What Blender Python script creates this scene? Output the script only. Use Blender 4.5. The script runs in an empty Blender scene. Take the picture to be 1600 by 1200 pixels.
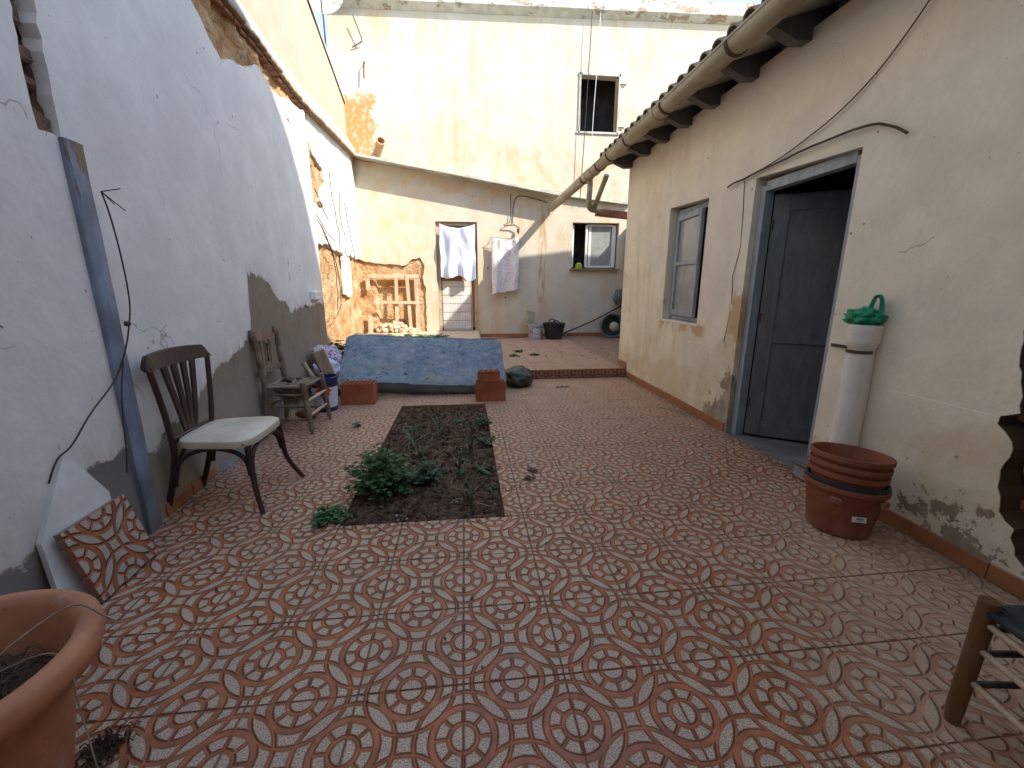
import bpy, bmesh, math, random
from math import sin, cos, pi, radians, sqrt, atan2
from mathutils import Vector, Matrix, noise
from mathutils.geometry import tessellate_polygon
rnd = random.Random(7)
sc = bpy.context.scene
C = sc.collection
# ------------------------------------------------------------------ camera, sky, sun, exposure
CH = 1.515
cam_d = bpy.data.cameras.new('camera'); cam = bpy.data.objects.new('camera', cam_d); C.objects.link(cam)
cam_d.sensor_width = 36; cam_d.lens = 652/1600*36; cam_d.clip_start = 0.02; cam_d.clip_end = 500
cam.location = (0, 0, CH)
cam.rotation_euler = (radians(90-13.2), 0, radians(-6.33))
sc.camera = cam
SUN = Vector((-0.90, 0.67, -1.0)).normalized()          # the way the light travels
elev = math.asin(-SUN.z); azim = atan2(-SUN.x, -SUN.y)   # azimuth of the sun, clockwise from +Y
w = bpy.data.worlds.new('World'); sc.world = w; w.use_nodes = True
wn = w.node_tree.nodes; wl = w.node_tree.links
sky = wn.new('ShaderNodeTexSky'); sky.sky_type = 'NISHITA'; sky.sun_disc = False
sky.sun_elevation = elev; sky.sun_rotation = azim; sky.altitude = 60; sky.air_density = 1.0; sky.dust_density = 0.5; sky.ozone_density = 1.2
bg = wn['Background']; wl.new(sky.outputs[0], bg.inputs[0]); bg.inputs[1].default_value = 0.15
sd = bpy.data.lights.new('sun', 'SUN'); sd.energy = 2.2; sd.angle = radians(0.55); sd.color = (1, .945, .86)
so = bpy.data.objects.new('sun', sd); C.objects.link(so); so.rotation_euler = SUN.to_track_quat('-Z', 'Y').to_euler(); so.location = (20, -14, 24)
sc.view_settings.view_transform = 'Standard'; sc.view_settings.look = 'None'; sc.view_settings.gamma = 1
sc.view_settings.use_curve_mapping = False
sc.view_settings.exposure = 2.05
sc.cycles.max_bounces = 7; sc.cycles.diffuse_bounces = 6

# ------------------------------------------------------------------ node shorthand
class V:
    def __init__(s, t, o): s.t, s.o = t, o
    def _m(s, op, *a):
        n = s.t.nodes.new('ShaderNodeMath'); n.operation = op
        for i, x in enumerate((s,)+a): put(s.t, x, n.inputs[i])
        return V(s.t, n.outputs[0])
    def __add__(s, b): return s._m('ADD', b)
    __radd__ = __add__
    def __mul__(s, b): return s._m('MULTIPLY', b)
    __rmul__ = __mul__
    def __sub__(s, b): return s._m('SUBTRACT', b)
    def __rsub__(s, b): return (s*-1)+b
    def __truediv__(s, b): return s._m('DIVIDE', b)
    def abs(s): return s._m('ABSOLUTE')
    def min(s, b): return s._m('MINIMUM', b)
    def max(s, b): return s._m('MAXIMUM', b)
    def sqrt(s): return s._m('SQRT')
    def pow(s, b): return s._m('POWER', b)
    def gt(s, b): return s._m('GREATER_THAN', b)
    def lt(s, b): return s._m('LESS_THAN', b)
    def inv(s): return 1-s
    def sm(s, a, b):                                  # smoothstep a..b -> 0..1
        n = s.t.nodes.new('ShaderNodeMapRange'); n.interpolation_type = 'SMOOTHSTEP'
        put(s.t, s, n.inputs[0]); n.inputs[1].default_value = a; n.inputs[2].default_value = b
        return V(s.t, n.outputs[0])
def put(t, x, sock):
    if isinstance(x, V): t.links.new(x.o, sock)
    elif hasattr(x, '__len__'):
        x = tuple(x)
        if sock.type == 'RGBA' and len(x) == 3: x = x+(1,)
        sock.default_value = x
    else: sock.default_value = x
class M:
    def __init__(s, name, rough=.8, spec=.3, metal=0):
        s.m = bpy.data.materials.new(name); s.m.use_nodes = True; s.t = s.m.node_tree
        s.b = s.t.nodes['Principled BSDF']; s.b.inputs['Roughness'].default_value = rough
        s.b.inputs['Specular IOR Level'].default_value = spec; s.b.inputs['Metallic'].default_value = metal
    def pos(s):
        n = s.t.nodes.new('ShaderNodeNewGeometry'); return V(s.t, n.outputs['Position'])
    def obj(s):
        n = s.t.nodes.new('ShaderNodeTexCoord'); return V(s.t, n.outputs['Object'])
    def rand(s):
        n = s.t.nodes.new('ShaderNodeObjectInfo'); return V(s.t, n.outputs['Random'])
    def xyz(s, v):
        n = s.t.nodes.new('ShaderNodeSeparateXYZ'); put(s.t, v, n.inputs[0]); return [V(s.t, o) for o in n.outputs]
    def comb(s, x, y, z):
        n = s.t.nodes.new('ShaderNodeCombineXYZ')
        for i, a in enumerate((x, y, z)): put(s.t, a, n.inputs[i])
        return V(s.t, n.outputs[0])
    def vs(s, v, sc_=(1, 1, 1), off=(0, 0, 0)):
        n = s.t.nodes.new('ShaderNodeMapping'); put(s.t, v, n.inputs[0]); n.inputs['Scale'].default_value = sc_; n.inputs['Location'].default_value = off
        return V(s.t, n.outputs[0])
    def noise(s, v, scale, det=4, rough=.55, dist=0):
        n = s.t.nodes.new('ShaderNodeTexNoise'); put(s.t, v, n.inputs['Vector']); n.inputs['Scale'].default_value = scale
        n.inputs['Detail'].default_value = det; n.inputs['Roughness'].default_value = rough; n.inputs['Distortion'].default_value = dist
        return V(s.t, n.outputs['Fac'])
    def noisec(s, v, scale, det=3):
        n = s.t.nodes.new('ShaderNodeTexNoise'); put(s.t, v, n.inputs['Vector']); n.inputs['Scale'].default_value = scale; n.inputs['Detail'].default_value = det
        return V(s.t, n.outputs['Color'])
    def vor(s, v, scale, feat='F1', out='Distance'):
        n = s.t.nodes.new('ShaderNodeTexVoronoi'); n.feature = feat; put(s.t, v, n.inputs['Vector']); n.inputs['Scale'].default_value = scale
        return V(s.t, n.outputs[out])
    def vadd(s, a, b, k):
        n = s.t.nodes.new('ShaderNodeVectorMath'); n.operation = 'MULTIPLY_ADD'; put(s.t, b, n.inputs[0]); put(s.t, (k, k, k), n.inputs[1]); put(s.t, a, n.inputs[2])
        return V(s.t, n.outputs[0])
    def mix(s, f, a, b):
        n = s.t.nodes.new('ShaderNodeMix'); n.data_type = 'RGBA'; put(s.t, f, n.inputs[0]); put(s.t, a, n.inputs[6]); put(s.t, b, n.inputs[7])
        return V(s.t, n.outputs[2])
    def curve(s, v, pts):                             # piecewise linear function of v
        x0, x1 = pts[0][0], pts[-1][0]; ys = [p[1] for p in pts]; y0, y1 = min(ys), max(ys)+1e-6
        r = s.t.nodes.new('ShaderNodeValToRGB'); cr = r.color_ramp; cr.interpolation = 'LINEAR'
        put(s.t, (v-x0)*(1/(x1-x0)), r.inputs[0])
        for i, (x, y) in enumerate(pts):
            p = (x-x0)/(x1-x0); g = (y-y0)/(y1-y0)
            if i == 0: e = cr.elements[0]; e.position = 0
            elif i == len(pts)-1: e = cr.elements[len(cr.elements)-1]; e.position = 1
            else: e = cr.elements.new(p)
            e.color = (g, g, g, 1)
        n = s.t.nodes.new('ShaderNodeSeparateColor'); s.t.links.new(r.outputs[0], n.inputs[0])
        return V(s.t, n.outputs[0])*(y1-y0)+y0
    def col(s, c): put(s.t, c, s.b.inputs['Base Color']); return s
    def rough(s, r): put(s.t, r, s.b.inputs['Roughness']); return s
    def bump(s, h, dist=.01, st=1.0):
        n = s.t.nodes.new('ShaderNodeBump'); n.inputs['Distance'].default_value = dist; n.inputs['Strength'].default_value = st
        put(s.t, h, n.inputs['Height']); s.t.links.new(n.outputs[0], s.b.inputs['Normal']); return s

def simple(name, c, c2=None, scale=8, rough=.7, bump=.002, spec=.3, metal=0, bs=40, world=False):
    m = M(name, rough, spec, metal); o = m.pos() if world else m.obj()
    n = m.noise(o, scale, 5, .6); c2 = c2 or tuple(x*.6 for x in c)
    m.col(m.mix(n.sm(.3, .7), c2, c))
    if bump: m.bump(m.noise(o, bs, 4), bump)
    return m.m

def plaster(name, base, tint=(.62, .5, .3), tint_amt=.35, cool=None, specks=1.0, extra=None, grain=1.0):
    m = M(name, .88, .15); P = m.pos(); x, y, z = m.xyz(P)
    big = m.noise(P, .55, 3, .6); mid = m.noise(P, 2.3, 6, .62); fine = m.noise(P, 38, 4, .6)
    streak = m.noise(m.vs(P, (5, 5, .55)), 1.6, 5, .6)
    c = m.mix(mid.sm(.35, .72), tuple(v*.86 for v in base), base)
    c = m.mix(big.sm(.42, .78)*streak.sm(.35, .7)*tint_amt*2, c, tint)
    c = m.mix(fine.sm(.3, .8)*.12, c, tuple(v*.6 for v in base))
    W = m.vadd(P, m.noisec(P, 3.0), .35)
    ed = m.vor(W, .62, 'DISTANCE_TO_EDGE')
    crack = ed.lt(.0015)*m.noise(P, .9, 2).gt(.57)
    tiny = m.vor(m.vadd(P, m.noisec(P, 14), .05), 15).lt(.055)*m.noise(P, 4.3, 2).gt(.5)*specks
    dot = m.vor(m.vadd(P, m.noisec(P, 9), .08), 7.5).lt(.075)*m.noise(P, 2.6, 2).gt(.57)*specks
    c = m.mix((crack*.45).max(dot*.75).max(tiny*.6), c, (.14, .10, .07))
    h = m.noise(P, 5, 3)*1.6+fine*.35*grain-crack*.5-dot*.7
    if extra: c, h = extra(m, P, x, y, z, c, h)
    m.col(c); m.bump(h, .009*grain, .6)
    return m.m

def peelmask(m, P, level, z, amp=.25, sc_=2.2, edge=.015, sc2=9):
    """1 where the coat is gone: below the line 'level' shifted by noise"""
    n = (m.noise(P, sc_, 6, .68)-.5)*2*amp+(m.noise(P, sc2, 5, .6)-.5)*amp*.7
    return (level-z+n).sm(-edge, edge)

def ex_left(m, P, x, y, z, c, h):
    lv = m.curve(y, [(1.0, .3), (1.9, .32), (2.15, .50), (2.55, .62), (2.75, .45), (2.95, .55), (3.3, .62), (3.7, .80), (4.1, .92), (4.45, 1.05), (4.55, 1.62), (4.9, 1.62), (5.2, 1.42), (5.7, 1.22), (6.5, 1.22), (7.4, 1.3)])
    pm = peelmask(m, P, lv, z, .16, 2.6)
    gap = y.sm(2.55, 2.75)
    under = m.mix(gap, m.mix(m.noise(P, 3, 4), (.085, .083, .085), (.13, .125, .12)), m.mix(m.noise(P, 4, 6), (.20, .155, .105), (.31, .25, .18)))
    c = m.mix(pm, c, under)
    edge_ = ((lv-z+(m.noise(P, 2.6, 6, .68)-.5)*.32).abs().sm(.22, .0))*m.noise(m.vs(P, (6, 6, 1)), 2.2, 5).sm(.4, .65)
    c = m.mix(edge_*pm.inv()*.45, c, (.46, .39, .30))
    c = m.mix(pm*m.noise(P, 7, 6, .7).sm(.5, .7)*.45, c, (.15, .12, .09))
    sc1 = (m.noise(m.vs(P, (1, 3, .8)), 3.0, 6, .7).sm(.66, .70))*(z.sm(2.6, 1.6))*.5
    c = m.mix(sc1, c, (.25, .26, .28))
    c = m.mix(z.sm(1.0, .2)*.35, c, (.42, .36, .30))
    return c, h-pm*.9+pm*m.noise(P, 60, 3)*.3
def ex_right(m, P, x, y, z, c, h):
    lv = m.curve(y, [(-.5, .45), (1.2, .72), (1.9, .52), (2.3, .36), (2.8, .12), (3.6, .1), (3.86, .9), (3.98, .95), (4.25, .62), (4.7, .34), (5.4, .30), (6.2, .2), (7.2, .15)])
    n = m.noise(P, 3.2, 6, .7)
    pm = (n+(lv-z)*.42).sm(.635, .655)*z.lt(1.3)
    dk = y.sm(3.0, 3.6)
    under = m.mix(m.noise(P, 7, 5).sm(.35, .65), m.mix(dk, (.25, .19, .13), (.29, .225, .15)), m.mix(dk, (.37, .29, .20), (.42, .335, .23)))
    damp = ((lv+.28)-z+(m.noise(P, 2.2, 5)-.5)*.5).sm(0, .12)
    c = m.mix(damp*m.noise(P, 2.4, 5, .65).sm(.3, .6)*.62, c, (.58, .45, .25))
    sill = ((z-1.0).abs().sm(.09, .05))*((y-5.1).abs().sm(.62, .5))*m.noise(P, 5, 4).sm(.42, .5)
    fleck = m.noise(P, 16, 5, .7).sm(.655, .675)*((lv+.5)-z).sm(0, .3)
    jamb = ((y-4.0).abs().sm(.14, .08))*((z-1.15).abs().sm(.4, .2))*m.noise(P, 5, 4).sm(.4, .5)
    c = m.mix(sill.max(jamb), c, (.56, .37, .19)); c = m.mix(fleck*.8, c, (.22, .17, .12))
    st = m.noise(P, 1.6, 5, .6).sm(.56, .75)*m.noise(P, .5, 2).sm(.4, .6)
    c = m.mix(st*.55, c, (.50, .40, .23))
    c = m.mix(pm, c, under)
    ledge = (z-.86+(m.noise(P, 1.5, 3)-.5)*.02).sm(.004, -.004)
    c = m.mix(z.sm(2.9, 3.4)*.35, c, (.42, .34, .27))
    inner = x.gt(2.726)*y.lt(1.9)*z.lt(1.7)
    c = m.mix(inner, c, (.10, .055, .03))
    return c, h-pm*.8+ledge*.35
def ex_back(m, P, x, y, z, c, h):
    wb = (m.noise(P, 2.2, 6, .7)-.5)*1.1
    a = ((x+2.45+wb).abs().sm(.42, .30))*((z-5.15+wb).abs().sm(.85, .6))*(.5+.5*m.noise(P, 9, 5).sm(.4, .5))
    c = m.mix(a, c, (.56, .25, .09))
    b = (z-4.6).sm(.6, .0)*(z-3.6).sm(-.3, .2)*m.noise(P, 3, 5).sm(.45, .7)
    c = m.mix(b*.6, c, (.56, .34, .16))
    d = ((x+1.6).abs().sm(1.0, .2))*((z-2.75).abs().sm(.9, .2))*m.noise(P, 2.2, 5, .6, 1).sm(.42, .7)
    c = m.mix(d*.8, c, (.56, .38, .18))
    low = (z-.9).sm(.6, -.5)*m.noise(m.vs(P, (2, 1, .7)), 1.6, 5).sm(.42, .72)*(x.gt(.35))
    c = m.mix(low*.8, c, (.50, .33, .17))
    # the long damp run below the gutter end
    r = ((x-2.08+(m.noise(m.vs(P, (0, 0, 1)), 2.5, 3)-.5)*.25).abs().sm(.17, .02))*z.sm(3.9, 3.2)*z.sm(.6, 1.3)*m.noise(m.vs(P, (6, 1, 1)), 2.0, 4).sm(.4, .62)
    c = m.mix(r*.9, c, (.42, .24, .11))
    pl = ((x-2.3).abs().sm(.6, .2))*((z-1.0).abs().sm(.7, .2))*m.noise(P, 2.4, 5, .6, .8).sm(.45, .62)
    c = m.mix(pl*.45, c, (.55, .38, .22))
    run = m.noise(m.vs(P, (7, 1, .22)), 1.7, 4, .6).sm(.6, .74)*z.sm(5.6, 7.4)
    c = m.mix(run*.28, c, (.50, .36, .18))
    hole = m.vor(P, 1.9).lt(.055)*z.lt(2.2)
    c = m.mix(hole, c, (.22, .17, .13))
    ck = (z-4.42+(x+2)*.12+(m.noise(P, 2.0, 5)-.5)*.35).abs().lt(.008)
    c = m.mix(ck*.7, c, (.25, .16, .1))
    return c, h-a*.5-ck*.6

MAT = {}
MAT['left'] = plaster('blue white plaster', (.80, .755, .69), (.50, .47, .43), .18, specks=1, extra=ex_left)
MAT['right'] = plaster('cream plaster of the right house', (.83, .735, .565), (.60, .46, .26), .45, extra=ex_right)
MAT['back'] = plaster('cream plaster of the back house', (.60, .535, .415), (.54, .38, .19), .6, extra=ex_back)
MAT['upper'] = plaster('beige plaster of the neighbour wall', (.50, .42, .31), (.45, .36, .24), .3, specks=.3)
MAT['old'] = plaster('old whitewash', (.72, .69, .62), (.60, .44, .26), .3)
def earth():
    m = M('earth and rubble core', .95, .1); P = m.pos()
    W = m.vadd(P, m.noisec(P, 2.5), .3)
    v = m.vor(W, 6, 'DISTANCE_TO_EDGE'); cc = m.vor(W, 6, 'F1', 'Color'); r, g, b = m.xyz(cc)
    n = m.noise(P, 3, 6, .65)
    c = m.mix(n.sm(.35, .65), (.46, .26, .115), (.66, .44, .24))
    c = m.mix((r.gt(.84))*v.sm(.03, .1)*.5, c, (.62, .50, .36)); c = m.mix(m.noise(P, 26, 4).sm(.5, .7)*.35, c, (.30, .16, .08))
    c = m.mix(m.noise(P, 9, 5, .7).sm(.62, .7)*.7, c, (.17, .085, .045))
    m.col(c); m.bump(v.sm(0, .12)*.30+m.noise(P, 9, 7, .72)*1.8+m.noise(P, 60, 3)*.3, .035)
    return m.m
MAT['earth'] = earth()
MAT['cement'] = simple('old cement coping', (.56, .53, .45), (.33, .31, .25), 2.6, .95, .008, bs=16, world=True)
MAT['fascia'] = simple('flaking painted fascia', (.76, .74, .68), (.50, .36, .25), 2.2, .9, .01, bs=11, world=True)
def fasc():
    m = M('flaking painted fascia', .9, .15); P = m.pos(); n = m.noise(m.vs(P, (1, 1, 2.2)), 2.6, 6, .7)
    c = m.mix(m.noise(P, 5, 4).sm(.35, .7), (.50, .48, .40), (.64, .62, .55)); c = m.mix(n.sm(.57, .60)*.8, c, (.36, .24, .15)); m.col(c); m.bump(n.sm(.6, .57)+m.noise(P, 20, 4)*.4, .012); return m.m
MAT['fascia'] = fasc()
MAT['brick'] = simple('old clay brick', (.40, .19, .10), (.20, .10, .06), 6, .9, .004, bs=30)
MAT['groovebrick'] = simple('dark brown old brick', (.24, .12, .07), (.11, .07, .045), 9, .95, .012, bs=30)  # darker, browner brick for the pieces in the groove
MAT['blockred'] = simple('red hollow brick', (.42, .125, .055), (.30, .08, .035), 4, .8, .002, bs=60)
MAT['broken'] = simple('broken masonry with painted shade', (.13, .07, .04), (.04, .025, .015), 7, .95, .01, bs=20, world=True)  # masonry tone deepened to paint in the shade of the recess
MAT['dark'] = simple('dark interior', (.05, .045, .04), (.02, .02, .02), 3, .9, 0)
MAT['ground'] = simple('packed earth', (.22, .17, .12), (.14, .11, .08), 1.5, .95, .02, bs=6, world=True)
MAT['mortar'] = simple('floor mortar', (.34, .16, .09), (.24, .11, .06), 9, .9, .002, world=True)
MAT['terra'] = simple('terracotta pot', (.50, .205, .095), (.38, .155, .075), 5, .62, .002, bs=25, spec=.35)
def terra(name, a, b, k):
    m = M(name, .66, .3); o = m.obj(); n = m.noise(o, 5, 6, .65); c = m.mix(n.sm(.3, .7), b, a)
    c = m.mix(m.noise(m.vs(o, (1, 1, .6)), 7, 6, .75).sm(.52, .72)*k, c, (.52, .42, .34)); c = m.mix(m.noise(o, 22, 4, .7).sm(.66, .70)*.5, c, (.12, .07, .05))
    x, y, z = m.xyz(o); c = m.mix(z.sm(.12, .0)*m.noise(o, 9, 4).sm(.3, .6)*.6, c, (.20, .14, .10)); m.col(c); m.bump(n+m.noise(o, 50, 4)*.3, .003); return m.m
MAT['terra'] = terra('terracotta pot', (.50, .205, .095), (.37, .15, .075), .35)
MAT['clay'] = simple('weathered clay', (.52, .34, .20), (.38, .24, .14), 5, .85, .003, bs=25)
MAT['potplastic'] = simple('brown plastic pot', (.22, .065, .030), (.15, .05, .028), 4, .5, .001, spec=.4)
MAT['potplastic'] = terra('brown plastic pot', (.27, .085, .038), (.19, .06, .032), .22)
MAT['black'] = simple('black plastic', (.025, .03, .032), (.015, .016, .018), 6, .5, .001, spec=.4)
MAT['wood_dark'] = None
def wood(name, a, b, rough=.55, sc_=(3, 3, 26)):
    m = M(name, rough, .35); o = m.obj()
    n = m.noise(m.vs(o, sc_), 1.6, 5, .65); n2 = m.noise(o, 3, 3)
    m.col(m.mix((n*.7+n2*.4).sm(.35, .75), a, b)); m.bump(n, .002); return m.m
MAT['wood_dark'] = wood('dark stained wood', (.028, .014, .010), (.075, .042, .028), .42, (14, 14, 2))
MAT['wood_grey'] = wood('weathered turned wood', (.13, .085, .055), (.27, .20, .14), .7, (14, 14, 3))
MAT['stool_wood'] = wood('dark varnished pine', (.10, .048, .018), (.19, .10, .042), .42, (12, 12, 2))
MAT['wood_pale'] = wood('weathered pale boards', (.38, .27, .165), (.60, .47, .33), .85, (16, 16, 1.5))
MAT['wood_mid'] = wood('brown board', (.20, .12, .065), (.34, .23, .14), .75, (12, 12, 2))
MAT['wood_warm'] = wood('varnished pine', (.28, .14, .055), (.40, .22, .09), .45, (12, 12, 2))
def bluepost():
    m = M('blue grey painted post', .5, .4); P = m.pos(); x, y, z = m.xyz(P)
    n = m.noise(m.vs(P, (3, 3, .8)), 3, 6, .65)
    pk = (n+(z-1.95)*.45).sm(.55, .6)
    c = m.mix(m.noise(P, 5, 5).sm(.35, .7), (.15, .17, .20), (.23, .28, .36))
    c = m.mix(pk, c, (.15, .105, .075)); c = m.mix(z.sm(.35, .0)*.7, c, (.14, .12, .11))
    m.col(c); m.bump(n-pk*.5, .006); return m.m
MAT['post'] = bluepost()
def paintgrey(name, a, b):
    m = M(name, .5, .4); P = m.pos(); n = m.noise(m.vs(P, (4, 4, 1)), 4, 6, .65)
    ch = m.noise(P, 24, 5, .7).sm(.66, .69)
    m.col(m.mix(ch*.6, m.mix(n.sm(.35, .7), a, b), (.10, .07, .05))); m.bump(n-ch*.3, .003); return m.m
MAT['doorgrey'] = paintgrey('dark grey door paint', (.115, .12, .12), (.16, .165, .16))
MAT['frameblue'] = paintgrey('grey blue frame paint', (.22, .25, .26), (.34, .38, .39))
MAT['white'] = simple('white painted metal', (.75, .74, .70), (.60, .57, .50), 3, .5, .001)
MAT['glass'] = (lambda m: (m.col(m.mix(m.noise(m.obj(), 6, 4).sm(.3, .7), (.23, .24, .21), (.30, .31, .28))), m.b.inputs['Roughness'].__setattr__('default_value', .12), m.m)[2])(M('dusty glass', .15, .6))
def gut():
    m = M('fibre cement gutter', .7, .35); P = m.pos()
    n = m.noise(m.vs(P, (3, .6, 3)), 3, 6, .65)
    c = m.mix(n.sm(.3, .7), (.29, .245, .15), (.44, .385, .26)); m.col(m.mix(m.noise(m.vs(P, (9, 2, 9)), 2, 5).sm(.6, .75)*.5, c, (.13, .10, .07)))
    m.bump(n, .003); return m.m
MAT['gutter'] = gut()
MAT['rafter'] = paintgrey('grey rafter paint', (.085, .075, .068), (.13, .115, .105))
MAT['rooftile'] = simple('weathered roof tile', (.40, .28, .18), (.20, .14, .09), 5, .9, .006, bs=20)
MAT['skirt'] = simple('glazed terracotta skirting', (.36, .145, .06), (.26, .10, .045), 5, .35, .001, spec=.5)
MAT['iron'] = simple('rusty iron', (.13, .075, .045), (.06, .04, .03), 12, .8, .001)
MAT['wire'] = simple('black cable', (.025, .022, .022), (.05, .045, .04), 9, .6, 0)
MAT['marble'] = simple('dirty white marble', (.80, .79, .75), (.62, .60, .54), 3, .45, .001)
MAT['pipewhite'] = simple('whitewashed pipe', (.76, .70, .60), (.66, .60, .50), 4, .8, .003, bs=45, world=True)
MAT['leafy'] = None
def leaf(name, a, b):
    m = M(name, .5, .35); m.col(m.mix(m.noise(m.obj(), 9, 3).sm(.3, .7), a, b))
    m.b.inputs['Transmission Weight'].default_value = 0; return m.m
MAT['parsley'] = leaf('parsley leaf', (.018, .055, .010), (.055, .135, .022))
MAT['mint'] = leaf('blue green leaf', (.03, .08, .028), (.08, .16, .06))
MAT['aloe'] = leaf('aloe leaf', (.05, .09, .04), (.17, .21, .10))
MAT['dry'] = leaf('dry stem', (.17, .12, .07), (.36, .29, .19))
MAT['deadleaf'] = leaf('dead leaf', (.045, .025, .015), (.11, .06, .03))
MAT['cloth_white'] = simple('white cloth', (.56, .61, .72), (.48, .53, .66), 6, .9, .002, bs=90)
def printcloth():
    m = M('speckled cloth', .9, .1); o = m.obj(); v = m.vor(o, 26).sm(.28, .42)
    m.col(m.mix(v, (.46, .40, .44), (.66, .62, .58))); return m.m
MAT['cloth_print'] = printcloth()
MAT['stone'] = simple('pale rubble', (.58, .46, .32), (.44, .31, .19), 6, .95, .01, bs=22, world=True)
MAT['cement_grey'] = simple('grey threshold', (.20, .185, .165), (.13, .12, .10), 3, .8, .004, bs=25, world=True)
MAT['block'] = simple('grey concrete block', (.36, .34, .32), (.26, .25, .24), 5, .95, .006, bs=40)
def soil():
    m = M('dark garden soil', .97, .1); P = m.pos()
    n = m.noise(P, 14, 6, .7); c = m.mix(n.sm(.35, .7), (.050, .028, .016), (.21, .125, .072))
    c = m.mix(m.vor(P, 38).lt(.20)*m.noise(P, 9, 2).gt(.52), c, (.22, .16, .11))
    m.col(c); m.bump(n+m.noise(P, 60, 4)*.5, .03); return m.m
MAT['soil'] = soil()

def tile_mat(name, gscale=1.0, loose=False, groove=(.38, .108, .034), grey=(.53, .375, .24)):
    m = M(name, .42, .45); o = m.obj(); x, y, z = m.xyz(o); P = m.pos(); wx, wy, wz = m.xyz(P); T = 1/.4
    a0 = (x*T-.5).abs(); b0 = (y*T-.5).abs()
    a = a0.max(b0); b = a0.min(b0)                      # wheel centres at the middle of each side
    dx = a-.5
    d1 = (dx*dx+b*b).sqrt(); e = b-.5; d2 = (a*a+e*e).sqrt()
    def ss(v): return v
    disc = .100-d1
    ring = (d1-.145).min(.238-d1)
    p1, p2 = dx.abs(), b.abs()
    sp = p1.min(p2).min(((dx-b).abs()*.7071)).min(((dx+b).abs()*.7071))-.017
    seg = ring.min(sp)
    band = ((d1-.305).min(.398-d1)).min(d2-.440)
    lens = (.402-d1).min(.402-d2)
    sq = (d1-.440).min(d2-.440)
    s = disc.max(seg).max(band).max(lens).max(sq)
    edge = (.495-a0.max(b0))                             # flat margin along the joint
    s = s.min(edge-.001)
    mask = s.sm(-.006, .006)
    hgt = s.sm(-.016, .010)
    sp1 = m.noise(o, 210, 3, .7); sp2 = m.noise(o, 620, 1, .5)
    g = m.mix(sp1.sm(.42, .58), tuple(v*.42 for v in grey), tuple(min(1, v*1.35) for v in grey))
    g = m.mix(sp2.sm(.62, .70)*.6, g, (.09, .075, .08))
    tone = m.noise(P, 1.1, 4)
    r = m.mix(m.noise(P, 11, 5).sm(.3, .75), tuple(v*.62 for v in groove), tuple(v*1.25 for v in groove))
    rv = m.rand()
    c = m.mix(mask, r, g)
    c = m.mix((s.abs().sm(.013, .003))*(.04+.36*m.noise(P, 5, 4)), c, (.10, .04, .02))  # dark outline on cell edges: painted relief shadow with some groove dirt
    c = m.mix(tone.sm(.5, .75)*.38, c, (.36, .20, .13))
    c = m.mix(rv*.16, c, (.18, .10, .07))
    wear = m.noise(P, 4, 6, .7).sm(.55, .72)*.35
    c = m.mix(wear, c, (.30, .22, .17))
    if not loose:
        dust_glare = (wx+(m.noise(P, 1.4, 5)-.5)*1.3).sm(1.1, 2.3)*wy.sm(3.2, 1.6)*.75
        dust_glare = dust_glare.max(((wx+2.3-wy*-.03).abs()).sm(.6, .1)*m.noise(P, 3, 5).sm(.35, .6)*.45)
        dust_glare = dust_glare.max(wy.sm(2.2, 6.5)*.48)  # glare of the far floor painted as a lighter tone over the dust
        dust_glare = dust_glare*(.55+m.noise(P, 5, 6, .7)*.9)
        c = m.mix(dust_glare.min(.85), c, (.50, .33, .205))
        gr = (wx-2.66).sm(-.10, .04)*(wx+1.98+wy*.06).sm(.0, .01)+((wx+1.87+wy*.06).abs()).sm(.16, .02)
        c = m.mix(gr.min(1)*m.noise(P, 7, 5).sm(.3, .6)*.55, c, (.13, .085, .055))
        m.rough(m.noise(P, 6, 5).sm(.3, .7)*.14+dust_glare*.25+.40)
    c = m.mix(z.sm(-.0005, -.0018), c, (.30, .13, .07))
    m.col(c); m.bump(hgt*1.0+sp1*.10*mask+m.noise(P, 30, 4)*.12, .0085*gscale, 1.0)
    return m.m
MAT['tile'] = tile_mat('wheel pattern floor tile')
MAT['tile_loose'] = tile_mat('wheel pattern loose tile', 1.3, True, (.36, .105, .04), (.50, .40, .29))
MAT['tile_riser'] = tile_mat('wheel pattern riser tile', 1, True, (.21, .045, .025), (.36, .20, .12))

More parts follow.
